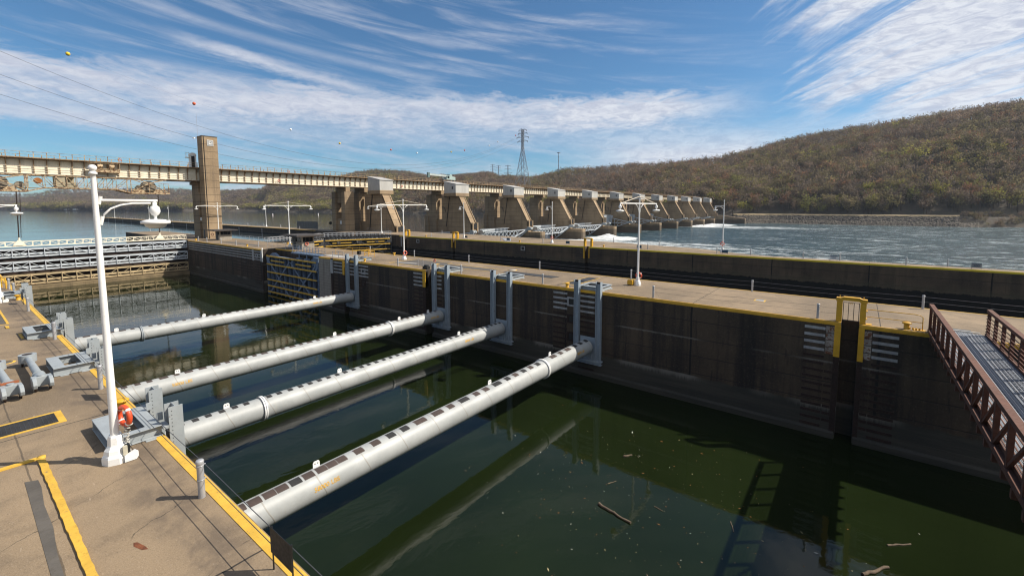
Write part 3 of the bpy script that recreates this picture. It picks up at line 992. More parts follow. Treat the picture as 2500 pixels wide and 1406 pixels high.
bl = thing('miter_gate', 'slate blue miter gate leaf with yellow timbers folded into its wall recess', 'lock gate', (-89.75, 38.30, 0))
miter_leaf(bl, 18.9, -1.15, -10.5, BLUEG, YELW, BLUED, [-1.2, -2.72, -4.22, -5.68, -6.85, -8.0])
mb = MB()
mb.prism([(0.3, -1.15), (3.4, -1.15), (2.9, -0.85), (2.2, -0.62), (1.3, -0.62), (0.9, -0.80)], 'y', 0.5, 1.0)
for x in (11.6, 14.2, 16.6):
    mb.cyl((x, 0.6, -1.14), (x, 0.6, -0.3), 0.11, n=8); mb.box(x-0.5, 0.3, -1.13, x+0.5, 0.9, -0.85)
mb.box(17.2, 0.05, -1.14, 18.9, 1.2, -0.35)
mb.build('gate_machinery', BLUEG, bl)
# the walkway that rides on the leaf
mb = MB(); mb.box(8.5, 0.65, -0.28, 18.9, 1.9, -0.05); mb.build('walkway', BLUEG, bl)
mb = MB()
for y_ in (0.7, 1.85):
    for x in [9.0+1.0*i for i in range(10)]:
        mb.cyl((x, y_, -0.05), (x, y_, 1.02), 0.03, n=6)
    for z in (0.5, 1.02):
        mb.cyl((9.0, y_, z), (18.0, y_, z), 0.028, n=6)
mb.build('handrail', BLUEG, bl)

# closed gates of the river lock, mitred upstream
gx, gy = -114.6, 64.05
for (ex, ey, lab) in ((-108.3, YM1-0.35, 'closed dark miter gate leaf with peeling paint beside the middle wall'),
                      (-108.3, YR+0.6, 'closed dark miter gate leaf with yellow timbers meeting the river wall')):
    far = ey > gy
    sx, sy = (gx, gy) if far else (ex, ey)
    tx, ty = (ex, ey) if far else (gx, gy)
    L = math.hypot(tx-sx, ty-sy)
    a = math.atan2(ty-sy, tx-sx)
    g_ = thing('miter_gate', lab, 'lock gate', (sx, sy, 0), a)
    # local +y points upstream; water-side face looks downstream
    g_.scale = (1, 1, 1)
    miter_leaf(g_, L, -0.12, -12.5, DARKG, YELW, BLACK, [-1.0, -2.5, -4.0, -5.4])
    mb = MB(); mb.box(0.2, -0.02, -0.86, L-0.2, 0.56, -0.15); mb.build('top_girder', PEEL, g_)
    mb = MB(); mb.box(0, -0.25, -0.10, L, 1.2, 0.02); mb.build('walkway', DARKG, g_)
    mb = MB()
    for y_ in (-0.2, 1.15):
        k = int(L/1.05)
        for i in range(k+1):
            mb.box(L*i/k-0.035, y_-0.03, 0.02, L*i/k+0.035, y_+0.03, 1.05)
        for z in (0.55, 1.05):
            mb.box(0, y_-0.035, z-0.04, L, y_+0.035, z+0.04)
    mb.build('handrail', GALV, g_)
    for k in range(3):
        x = L*(0.2+0.28*k); mb = MB()
        mb.box(x-0.4, -0.16, -2.05, x-0.1, 0.0, -1.4); mb.box(x+0.1, -0.16, -2.05, x+0.4, 0.0, -1.4)
        mb.cyl((x-0.45, -0.14, -1.55), (x-0.1, -0.14, -2.0), 0.09, n=6); mb.cyl((x+0.45, -0.14, -1.55), (x+0.1, -0.14, -2.0), 0.09, n=6)
        mb.build('strut_bracket', PEEL, g_)

# ---- emergency lift gate across the upstream end of the near lock
GX = -132.4
lg = thing('lift_gate', 'pale three tiered truss lift gate across the upstream end of the lock', 'lift gate', (GX, YN, 0))
o = lg.location
ys = [YN+0.1+(YM0-YN-0.2)*i/15 for i in range(16)]
for ti, (zt, zb, m_) in enumerate(((-0.12, -1.92, GATEW), (-2.68, -4.68, GATEW), (-5.38, -7.48, GATET))):
    mb = MB(o)
    h = zt-zb
    mb.box(GX-0.02, ys[0], zt-0.34, GX+0.10, ys[-1], zt)               # top chord plate
    mb.box(GX-0.02, ys[0], zb, GX+0.10, ys[-1], zb+0.30)
    for i, y in enumerate(ys):
        mb.box(GX+0.101, y-0.065, zb+0.02, GX+0.24, y+0.065, zt-0.05)
    for i in range(15):
        a, b = ys[i], ys[i+1]
        up = (a, zb+0.15, b, zt-0.25); dn = (a, zt-0.25, b, zb+0.15)
        if i in (0, 1, 2, 12, 13, 14):
            both = (up, dn)
        else:
            both = (dn,) if i < 7 else (up,)
        for k, (y0, z0, y1, z1) in enumerate(both):
            xx = GX+0.16+0.03*k
            mb.bar((xx, y0, z0), (xx, y1, z1), 0.085, 0.05, (1, 0, 0))
    tier = mb.build('truss_tier', m_, lg)
    mb = MB(o)
    mb.box(GX-1.45, ys[0], zt-0.03, GX-0.03, ys[-1], zt-0.01)            # deck between chord and skin
    mb.box(GX-0.06, ys[0], zb+h*0.28, GX+0.06, ys[-1], zb+h*0.48)
    mb.build('shelf_plate', m_, tier)
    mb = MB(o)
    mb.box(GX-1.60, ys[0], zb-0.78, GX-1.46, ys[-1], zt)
    mb.build('skin_plate', RUST, tier)  # near-black skin paints in the shade of the openings between bands
mb = MB(o); mb.box(GX-1.7, YN+0.05, -9.5, GX+1.35, YM0-0.05, -7.72); mb.build('sill_beam', SILL, lg)
mb = MB(o)     # walkway truss on top
for x in (GX+0.05, GX-1.3):
    mb.box(x-0.05, ys[0], 0.24, x+0.05, ys[-1], 0.34); mb.box(x-0.05, ys[0], 1.16, x+0.05, ys[-1], 1.26)
    k = 27
    for i in range(k+1):
        y = ys[0]+(ys[-1]-ys[0])*i/k
        mb.box(x-0.04, y-0.04, 0.34, x+0.04, y+0.04, 1.16)
        if i < k:
            y2 = ys[0]+(ys[-1]-ys[0])*(i+1)/k
            q = (0.4, 1.1) if i > k*0.72 or i < 4 else (1.1, 0.4)
            mb.bar((x, y, q[0]), (x, y2, q[1]), 0.05, 0.04, (1, 0, 0))
mb.box(GX-1.24, ys[0], 0.26, GX-0.02, ys[-1], 0.30)
mb.build('walkway_truss', CREAM, lg)
for y in (10.15, 32.85):
    mb = MB(o)
    mb.prism([(y-1.0, 0.37), (y+1.0, 0.37), (y+0.2, 1.5), (y-0.2, 1.5)], 'x', GX-0.9, GX-0.6)
    mb.cyl((GX-0.75, y, 1.4), (GX-0.75, y, 2.0), 0.16, n=10)
    mb.build('lifting_eye', CREAM, lg)

# ---- crane bridge over the locks and the dam
BX0, BX1 = -142.4, -137.4
br = thing('service_bridge', 'rusty cream plate girder service bridge crossing the locks and dam', 'bridge', (BX1, 60, 14))
o = br.location
BY0, BY1 = -12.0, 502.0
for x, s in ((BX1, 1), (BX0, -1)):
    mb = MB(o)
    mb.box(x-0.03, BY0, 15.0, x+0.03, BY1, 18.0)
    mb.slot = 1
    mb.box(x-0.35, BY0, 14.78, x+0.35, BY1, 14.98)
    mb.box(x-0.32, BY0, 17.95, x+0.32, BY1, 18.12)
    y = BY0+0.5
    while y < BY1:
        mb.box(x+s*0.03, y-0.07, 14.98, x+s*0.36, y+0.07, 17.95)
        mb.prism([(x+s*0.031, 16.0), (x+s*0.9, 15.1), (x+s*0.9, 15.0), (x+s*0.031, 14.99)] if False else [(x+s*0.361, 17.9), (x+s*1.25, 18.10), (x+s*0.361, 16.9)], 'y', y-0.05, y+0.05)
        y += 1.925
    mb.build('plate_girder', [CREAM, CREAMR], br)
mb = MB(o)
mb.box(BX0-0.9, BY0, 18.13, BX1+1.35, BY1, 18.30)
mb.build('bridge_deck', CREAMR, br)
mb = MB(o)
for x in (BX1+1.25, BX0-0.8):
    y = BY0+0.5; k = 0
    while y < BY1:
        mb.box(x-0.05, y-0.06, 18.30, x+0.05, y+0.06, 19.48)
        y += 1.925
    for z in (18.85, 19.42):
        mb.box(x-0.03, BY0, z-0.03, x+0.03, BY1, z+0.03)
mb.build('railing', CREAMD, br)
mb = MB(o)      # pipe rails and ledge on the face of the girder
for z in (15.55, 16.05, 16.5):
    mb.cyl((BX1+0.46, BY0, z), (BX1+0.46, BY1, z), 0.035, n=6)
mb.box(BX1+0.30, BY0, 14.99, BX1+0.46, BY1, 15.10)
mb.build('girder_rail', CREAM, br)
for y in (6.0, 25.5, 30.0, 66.0, 141.0):
    pass
# bridge fittings
mb = MB(o)
mb.box(BX1+0.4, 22.0, 15.9, BX1+1.5, 27.0, 16.6); mb.box(BX1+0.4, 21.6, 16.6, BX1+1.6, 27.2, 16.72)
for y in (22.0, 23.7, 25.4, 27.0):
    mb.cyl((BX1+1.5, y, 16.72), (BX1+1.5, y, 17.9), 0.04, n=6)
mb.cyl((BX1+1.5, 21.6, 17.9), (BX1+1.5, 27.2, 17.9), 0.04, n=6)
for y in (23.2, 25.2):
    mb.cyl((BX1+1.2, y, 17.2), (BX1+1.2, y+0.9, 17.2), 0.5, n=14)
mb.build('winch_platform', CREAMD, br)

# ---- hoist truss slung under the bridge over the near lock
ht = thing('gate_hoist', 'rusty hoisting truss hung below the bridge with winch drums', 'hoist', (-134.6, 20, 12))
o = ht.location
HX = -133.9
for x in (HX, HX-3.4):
    mb = MB(o)
    w = 0.14
    for y0, y1 in ((4.2, 12.2), (28.2, 35.6)):
        mb.bar((x, y0, 11.35), (x, y1, 11.35), 0.2, 0.34)
        c = (y0+y1)/2-0.2
        mb.bar((x, y0+0.2, 11.5), (x, c, 13.7), w, 0.17); mb.bar((x, y1-0.2, 11.5), (x, c, 13.7), w, 0.17)
        mb.bar((x+0.03, c, 13.7), (x+0.03, y0+1.2, 14.65), w, 0.17); mb.bar((x+0.03, c, 13.7), (x+0.03, y1-0.4, 14.65), w, 0.17)
        mb.bar((x, c, 11.5), (x, c, 13.7), 0.14, 0.3)
        mb.bar((x, y0+0.15, 11.5), (x, y0+0.15, 14.7), w, 0.17); mb.bar((x, y1-0.15, 11.5), (x, y1-0.15, 13.2 if y1 > 30 else 14.7), w, 0.17)
        for k in (-1, 1):
            mb.prism([(c+k*1.7-1.1, 11.56), (c+k*1.7+1.1, 11.56), (c+k*1.7+0.25, 12.3), (c+k*1.7-0.25, 12.3)], 'x', x-0.1, x+0.1)
    mb.bar((x, 12.2, 11.4), (x, 14.6, 12.1), 0.2, 0.25); mb.bar((x, 28.2, 11.4), (x, 25.8, 12.1), 0.2, 0.25)
    mb.bar((x, 14.6, 12.1), (x, 25.8, 12.1), 0.16, 0.22)
    mb.bar((x, 4.2, 14.62), (x, 33.5, 14.62), 0.14, 0.16)
    yy = [12.2, 14.6, 16.2, 17.8, 19.4, 21.0, 22.6, 24.2, 25.8, 28.2]
    for i in range(len(yy)-1):
        mb.bar((x, yy[i], 12.1), (x, yy[i], 14.6), 0.09, 0.11)
        a, b = ((14.6, 12.15) if i < 4 else (12.15, 14.6))
        mb.bar((x+0.04, yy[i], a), (x+0.04, yy[i+1], b), 0.07, 0.10)
    mb.build('side_truss', CREAMD, ht)
mb = MB(o)
for z in (12.7, 13.2):
    mb.cyl((HX+0.2, 4.2, z), (HX+0.2, 34.0, z), 0.03, n=6)
mb.box(HX-3.2, 4.4, 12.0, HX-0.2, 35.2, 12.06)
for y in (33.6, 34.5, 35.4):
    mb.cyl((HX, y, 12.0), (HX, y, 13.7), 0.04, n=6)
mb.cyl((HX, 33.4, 13.7), (HX, 35.5, 13.7), 0.04, n=6)
mb.build('walkway', CREAMD, ht)
for y in (8.9, 32.4):
    mb = MB(o); mb.cyl((HX-2.4, y-0.6, 12.9), (HX-0.5, y-0.6, 12.9), 1.35, n=24)
    mb.cyl((HX-2.0, y+(-2.2 if y > 20 else 2.2), 12.6), (HX-1.0, y+(-2.2 if y > 20 else 2.2), 12.6), 0.7, n=16)
    mb.build('winch_drum', paint('weathered_drum', (0.19, 0.165, 0.125), 0.7, rust=0.2), ht)
mb = MB(o); mb.cyl((HX-0.3, 13.6, 13.5), (HX-0.1, 13.6, 13.5), 0.62, n=20); mb.build('cable_reel', paint('orange_rust', (0.30, 0.11, 0.02), 0.8), ht)
mb = MB(o); mb.box(HX-2.2, 16.0, 12.25, HX-0.1, 19.3, 13.35)
for y in (16.0, 17.9, 19.2):
    mb.box(HX-0.2, y-0.06, 13.35, HX-0.1, y+0.06, 14.5)
mb.box(HX-2.2, 16.0, 13.35, HX-2.1, 19.3, 14.5); mb.box(HX-0.22, 16.05, 13.36, HX-0.14, 17.9, 14.48); mb.box(HX-2.2, 16.0, 14.40, HX-0.1, 19.3, 14.5)
mb.build('operator_cab', paint('stained_cab', (0.36, 0.31, 0.21), 0.7, rust=0.25, dirt=0.5), ht)
for i, y in enumerate((10.15, 32.85)):
    mb = MB((GX-0.75, y, 2)); mb.cyl((GX-0.75, y+0.25, 11.2), (GX-0.75, y, 1.95), 0.09, n=6)
    if i == 0: mb.cyl((GX-0.75, y+0.75, 11.2), (GX-0.75, y+0.3, 1.95), 0.05, n=6)
    q = mb.build('hoist_cable', RUST, None)
    tag(q, ('double hoist cable dropping from the bridge to the far left of the lift gate', 'single hoist cable dropping from the hoist to the right part of the lift gate')[i], 'cable', 'cables of the lift gate')
    q.location = (GX-0.75, y, 2)

# ---- concrete tower at the middle wall
tw = thing('concrete_tower', 'tall brown concrete tower with a louvred window standing on the middle wall', 'tower', (-135.1, 44.6, 0))
o = tw.location
mb = MB(o)
mb.prism([(-136.75, 42.9), (-133.4, 42.9), (-133.4, 46.35), (-136.75, 46.35)], 'z', 0, 26.1)
mb.build('tower_shaft', PIER, tw)
mb = MB(o)
mb.box(-143.0, 42.95, 0, -138.5, 46.3, 14.0); mb.box(-143.4, 42.6, 14.0, -138.2, 46.6, 14.74)
mb.box(-138.49, 43.9, 0, -136.76, 46.2, 6.5)
mb.build('bridge_pier', PIER, tw)
mb = MB(o); mb.box(-136.80, 42.85, 26.10, -133.35, 46.40, 26.22); mb.build('roof_cap', ROOFD, tw)
mb = MB(o)
mb.box(-133.43, 43.98, 23.75, -133.30, 45.36, 25.2)
lv = mb.build('louvre_frame', WHITE, tw)
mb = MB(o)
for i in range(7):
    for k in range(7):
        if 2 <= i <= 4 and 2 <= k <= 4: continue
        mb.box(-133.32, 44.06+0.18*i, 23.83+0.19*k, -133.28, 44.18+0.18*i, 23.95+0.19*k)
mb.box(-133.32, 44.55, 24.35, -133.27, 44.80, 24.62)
mb.build('louvre_shade_blocks', BLACK, lv)  # black blocks on the frame paint the shade in the louvre gaps
mb = MB(o); mb.cyl((-133.34, 43.25, 0), (-133.34, 43.25, 26), 0.07, n=8); mb.build('conduit', BLACK, tw)
mb = MB(o); mb.cyl((-136.5, 43.0, 26.2), (-136.5, 43.0, 32.0), 0.03, n=5); mb.build('antenna', GALV, tw)
mb = MB(o); mb.cyl((-136.7, 42.2, 25.9), (-136.7, 42.95, 25.9), 0.05, n=6); mb.cyl((-136.7, 42.0, 25.75), (-136.3, 42.2, 25.75), 0.16, n=8); mb.build('camera', WHITE, tw)
mb = MB(o)
mb.box(-136.76, 43.9, 6.52, -136.6, 45.9, 6.6)
mb.prism([(42.94, 8.2), (43.5, 8.2), (43.5, 10.6), (43.2, 12.0), (42.94, 12.0)], 'x', -138.48, -137.4)
mb.build('pilaster', PIER, tw)
mb = MB(o); mb.box(-137.6, 42.80, 4.6, -136.9, 42.94, 5.4); mb.build('junction_box', WHITE, tw)
mb = MB(o); mb.box(-135.9, 42.85, 0.02, -135.1, 42.93, 2.3); mb.build('door', DARKG, tw)
# headwork sheave beside the tower
hs = thing('sheave_frame', 'white arched sheave frame on the bridge just left of the tower', 'sheave frame', (-138.4, 41.9, 18.3))
mb = MB(hs.location)
mb.box(-138.8, 41.4, 18.31, -138.0, 41.75, 21.4); mb.box(-138.8, 42.55, 18.31, -138.0, 42.85, 21.4)
mb.prism([(42.12+0.80*math.cos(a), 21.4+0.75*math.sin(a)) for a in [math.pi*i/10 for i in range(11)]], 'x', -138.9, -137.9)
mb.build('frame', WHITE, hs)
mb = MB(hs.location); mb.box(-138.6, 41.76, 18.31, -138.2, 42.54, 21.3); mb.build('chain_housing', BLACK, hs)
mb = MB(hs.location); mb.box(-138.9, 40.6, 20.75, -138.0, 41.4, 20.95)
for y in (40.65, 41.3):
    mb.box(-138.05, y-0.05, 20.95, -138.0, y+0.05, 22.1)
mb.box(-138.05, 40.6, 22.0, -138.0, 41.35, 22.1)
mb.build('landing', CREAM, hs)


# ---- dam piers
def pier_parts(root, yc, hw_house, first=False, toe_z=-0.25, house=True):
    o = root.location
    w = 1.62
    mb = MB(o)
    xs = -126.0; zt = 12.5
    # main shaft with sloping downstream buttress
    mb.prism([(-136.0, -15), (-136.0, zt), (xs, zt), (xs, 11.8), (-119.35, toe_z+0.6), (-119.35, toe_z-15)], 'y', yc-w, yc+w)
    mb.build('buttress', PIER, root)
    mb = MB(o)      # raised kerbs along the edges of the slope
    for k in (-1, 1):
        mb.bar((-126.1, yc+k*(w-0.18), 11.85), (-119.3, yc+k*(w-0.18), toe_z+0.75), 0.36, 0.5)
    for k in (-1, 1):
        mb.box(-119.9, yc+k*(w-0.3)-0.3, toe_z-1.2, -118.9, yc+k*(w-0.3)+0.3, toe_z+2.2)
    mb.build('slope_kerb', PIER, root)
    mb = MB(o)
    mb.box(-119.9+0.02, yc-w+0.7, toe_z, -118.95, yc+w-0.7, toe_z+1.9)
    mb.build('stair_shade_block', BLACK, root)  # solid black block painting the shade of an opening
    mb = MB(o)      # corbelled head
    mb.box(-132.6, yc-hw_house-0.0, 12.5, -125.75, yc+hw_house, 13.68)
    mb.build('corbel', PIER, root)
    # upstream leg under the bridge
    mb = MB(o)
    mb.box(-145.5, yc-w, -15, -139.5, yc+w, 13.3)
    mb.box(-139.49, yc-w+0.55, -15, -136.02, yc+w-0.55, 3.2)
    mb.prism([(yc-w+0.02, 3.2), (yc+w-0.02, 3.2), (yc+w-0.02, 11.0), (yc-0.2, 11.0), (yc-0.2, 8.8), (yc-w+0.02, 6.0)], 'x', -139.49, -138.6)
    mb.box(-146.2, yc-w-0.35, -15, -144.0, yc+w+0.35, 4.9)
    mb.box(-143.0, yc-1.0, 13.3, -137.0, yc+1.0, 14.77)
    mb.build('bridge_leg', PIER, root)
    if not first:
        mb = MB(o)  # rounded low pier nose in the tail water
        poly = [(-119.34, yc-w-0.45), (-112.6, yc-w-0.45), (-112.1, yc-w+0.2), (-112.0, yc), (-112.1, yc+w-0.2), (-112.6, yc+w+0.45), (-119.34, yc+w+0.45)]
        mb.prism(poly, 'z', -15, -3.0)
        mb.prism([(-134.0, -15), (-134.0, -6.5), (-126, -5.6), (-119.36, -3.0), (-119.36, -15)], 'y', yc-w-0.45, yc+w+0.45)
        mb.build('pier_nose', PIER, root)
    # gatehouse
    mb = MB(o)
    a, b = yc-hw_house, yc+hw_house
    mb.prism([(-132.4, 13.68), (-132.4, 18.25), (-125.85, 17.0), (-125.85, 13.68)], 'y', a+0.05, b-0.05)
    gh = mb.build('gatehouse', SIDING, root)
    mb = MB(o)
    mb.prism([(-132.6, 18.27), (-132.6, 18.45), (-125.65, 17.17), (-125.65, 16.98)], 'y', a-0.1, b+0.1)
    mb.build('roof', paint_roof, gh)
    if not first:
        mb = MB(o); mb.box(-128.0, a-0.0, 15.1, -127.35, a+0.06, 16.2); mb.build('window', BLACK, gh)
    # black hoist chain guide on the side of the shaft
    mb = MB(o); mb.bar((-131.4, yc-w-0.06, 12.3), (-133.4, yc-w-0.06, 0.4), 0.12, 0.4, (0, 1, 0)); mb.build('chain_guide', BLACK, root)
    if not first:
        mb = MB(o)
        mb.bar((-134.6, yc-w-0.1, 12.2), (-133.0, yc-w-0.1, 12.45), 0.18, 0.22, (0, 1, 0)); mb.bar((-135.9, yc-w-0.1, 8.2), (-134.3, yc-w-0.1, 8.0), 0.16, 0.22, (0, 1, 0)); mb.bar((-134.3, yc-w-0.1, 8.0), (-133.9, yc-w-0.1, 6.2), 0.16, 0.22, (0, 1, 0))
        mb.build('pipe_stub', BLACK, root)


paint_roof = paint('pale_roof', (0.40, 0.385, 0.36), 0.6, var=0.06, dirt=0.2)
YC = [92.9]+[128.9+37.35*i for i in range(11)]
p_lab = ['dam pier nearest the locks with a windowless white gatehouse standing on the river wall']
p_lab += ['%s dam pier counted from the locks with white windowed gatehouse' % ORD[i] for i in range(1, 11)]
p_lab += ['farthest dam pier ending at the abutment below the wooded hill']
for i, yc in enumerate(YC):
    t_ = thing('dam_pier', p_lab[i], 'dam pier', (-128, yc, 0 if i == 0 else WZ), 0, 'piers of the dam')
    pier_parts(t_, yc, 2.7 if i == 0 else 3.75, first=(i == 0), toe_z=-0.2)
# stand-alone bridge leg beside the first pier
bl2 = thing('bridge_leg', 'free standing brown concrete leg under the bridge left of the first dam pier', 'bridge leg', (-141, 85.5, 0))
mb = MB(bl2.location)
mb.box(-144.3, 83.9, 0, -142.2, 87.4, 13.3); mb.box(-142.19, 84.6, 9.5, -138.6, 87.0, 13.3); mb.box(-142.19, 84.5, 0, -138.6, 87.0, 4.2)
mb.box(-138.59, 83.9, 0, -136.4, 87.4, 13.3); mb.box(-143.3, 84.8, 13.3, -137.0, 86.4, 14.77)
mb.build('leg_body', PIER, bl2)
mb = MB(bl2.location); mb.box(-140.4, 84.40, 2.4, -139.6, 84.49, 3.5); mb.build('junction_box', WHITE, bl2)


# ---- tainter gates between the piers
def gate_parts(root, y0, y1, lift, truss=True):
    o = root.location
    cx, cz, Rr = -118.2, -1.6, 14.6
    a0 = rad(182)-lift; a1 = rad(224)-lift
    mb = MB(o)
    seg = 12
    vs = []
    for r in (Rr, Rr+0.25):
        for i in range(seg+1):
            a = a0+(a1-a0)*i/seg
            for y in (y0+0.15, y1-0.15):
                vs.append((cx+r*math.cos(a), y, cz+r*math.sin(a)))
    n2 = (seg+1)*2
    fs = []
    for i in range(seg):
        k = i*2
        fs.append((k, k+1, k+3, k+2)); fs.append((n2+k, n2+k+2, n2+k+3, n2+k+1))
        fs.append((k, k+2, n2+k+2, n2+k)); fs.append((k+1, n2+k+1, n2+k+3, k+3))
    fs.append((0, n2, n2+1, 1)); k = seg*2; fs.append((k, k+1, n2+k+1, n2+k))
    mb.add(vs, fs, False)
    # end shield plates
    for y in (y0+0.2, y1-0.2):
        prof = [(cx+Rr*math.cos(a0+(a1-a0)*i/seg), cz+Rr*math.sin(a0+(a1-a0)*i/seg)) for i in range(seg+1)]
        prof += [(cx+(Rr-1.5)*math.cos(a0+(a1-a0)*i/seg), cz+(Rr-1.5)*math.sin(a0+(a1-a0)*i/seg)) for i in range(seg, -1, -1)]
        mb.prism(prof, 'y', y-0.06, y+0.06)
    mb.build('skin_plate', GATEW, root)
    for y, s in ((y0+0.9, 1), (y1-0.9, -1)):
        mb = MB(o)
        hub = Vector((cx, y, cz))
        ends = []
        for a in (a0+0.12, (a0+a1)/2+0.02, a1-0.10):
            e = Vector((cx+(Rr-0.2)*math.cos(a), y+s*0.6, cz+(Rr-0.2)*math.sin(a)))
            mb.bar(hub, e, 0.32, 0.36); ends.append(e)
        for k in (0, 1):
            for f in (0.35, 0.55, 0.75):
                mb.bar(hub.lerp(ends[k], f), hub.lerp(ends[k+1], f+0.12 if f < 0.7 else f), 0.2, 0.22)
        mb.build('radial_arm', GATEW, root)
        mb = MB(o)
        mb.box(cx-0.7, y-0.8, cz-0.8, cx+0.9, y+0.8, cz+0.8)
        for k in (-1, 1):
            mb.cyl((cx+1.0, y+k*0.45-0.32, cz+0.05), (cx+1.0, y+k*0.45+0.32, cz+0.05), 0.62, n=12)
        mb.build('trunnion_hub', STEEL, root)
    if truss:
        mb = MB(o)
        xt = cx-1.2
        yy = [y0+2.0+(y1-y0-4.0)*i/12 for i in range(13)]
        for z in (cz-0.5, cz-3.1):
            mb.bar((xt, y0+1.2, z), (xt, y1-(1.2 if z > cz-1 else 9.5), z), 0.26, 0.30)
        for i in range(10):
            mb.bar((xt+0.05, yy[i], cz-0.6), (xt+0.05, yy[i+1], cz-3.0), 0.13, 0.16)
            mb.bar((xt-0.05, yy[i], cz-3.0), (xt-0.05, yy[i+1], cz-0.6), 0.13, 0.16)
        mb.bar((xt, y1-9.5, cz-3.1), (xt, y1-1.4, cz-0.5), 0.3, 0.35)
        for i in range(20):
            y = y0+1.5+(y1-y0-17)*i/19
            mb.box(xt-0.05, y-0.06, cz-0.3, xt+0.05, y+0.06, cz+0.85)
        mb.box(xt-0.06, y0+1.4, cz+0.85, xt+0.06, y1-14, cz+0.95)
        mb.build('cross_truss', GATEW, root)


for i in range(11):
    y0 = YC[i]+1.62; y1 = YC[i+1]-1.62
    lift = rad(20.0 if i in (4, 5, 6) else (3.0 if i in (2, 3, 8, 9) else 1.0))
    nm = 'first' if i == 0 else ORD[i]
    t_ = thing('tainter_gate', '%s pale radial dam gate counted from the locks%s' % (nm, ', with foaming water below it' if i in (2, 3, 8, 9) else ''), 'dam gate', (-118.2, (y0+y1)/2, -1.6), 0, 'gates of the dam')
    gate_parts(t_, y0, y1, lift, truss=i in (1, 2, 3))

# abutment at the far bank
ab = thing('abutment_wall', 'low dark concrete abutment wall at the far end of the dam', 'wall', (-102, 500, WZ))
mb = MB(ab.location)
mb.prism([(-121, -15), (-121, -0.6), (-113, -0.6), (-91.6, -3.2), (-91.6, -15)], 'y', 498.5, 503)
mb.box(-150, 503, -15, -120, 506, 0.2)
mb.build('wall_body', PIER, ab)
# ================================================================== OBJECTS ON THE WALLS
# ---- strut pipes across the near lock
PX = [-60.0, -40.7, -31.0, -20.25]
PZ, PR = -5.38, 0.72
FL = [12.6, 29.9, 12.45, 29.94]
LUG = [[10.7, 18.5, 31.9], [10.6, 23.6, 31.5, 35.8], [10.5, 18.3, 31.3], [10.6, 23.6, 31.5]]
TXT = [[31.8], [10.6, 36.0], [31.8], [10.6, 35.2]]
P_LAB = ['white strut pipe farthest upstream, landing beside the blue gate', 'second white strut pipe from the lift gate, flange near the middle wall',
         'third white strut pipe from the lift gate, flange near the sunlit wall', 'nearest white strut pipe with wide brown grip patches and 58000 LBS lettering']
GRIP_B = paint('brown_grip_tape', (0.060, 0.042, 0.036), 0.95, var=0.2, dirt=0.3)
GRIP_K = paint('black_grip_tape', (0.022, 0.021, 0.021), 0.95, var=0.2, dirt=0.3)


def text_mesh(body, size, name, m, parent, fn, extr=0.004):
    cu = bpy.data.curves.new('lettering', 'FONT')
    cu.body = body; cu.size = size; cu.align_x = 'CENTER'; cu.align_y = 'CENTER'; cu.extrude = extr
    cu.offset = size*0.012
    ob = bpy.data.objects.new('lettering', cu); COL.objects.link(ob)
    bpy.context.view_layer.update()
    me = bpy.data.meshes.new_from_object(ob.evaluated_get(bpy.context.evaluated_depsgraph_get()))
    bpy.data.objects.remove(ob, do_unlink=True)
    bpy.data.curves.remove(cu)
    for v in me.vertices:
        v.co = fn(v.co.x, v.co.y, v.co.z)
    me.materials.clear(); me.materials.append(m)
    o = bpy.data.objects.new(name, me); COL.objects.link(o)
    o.parent = parent
    return o


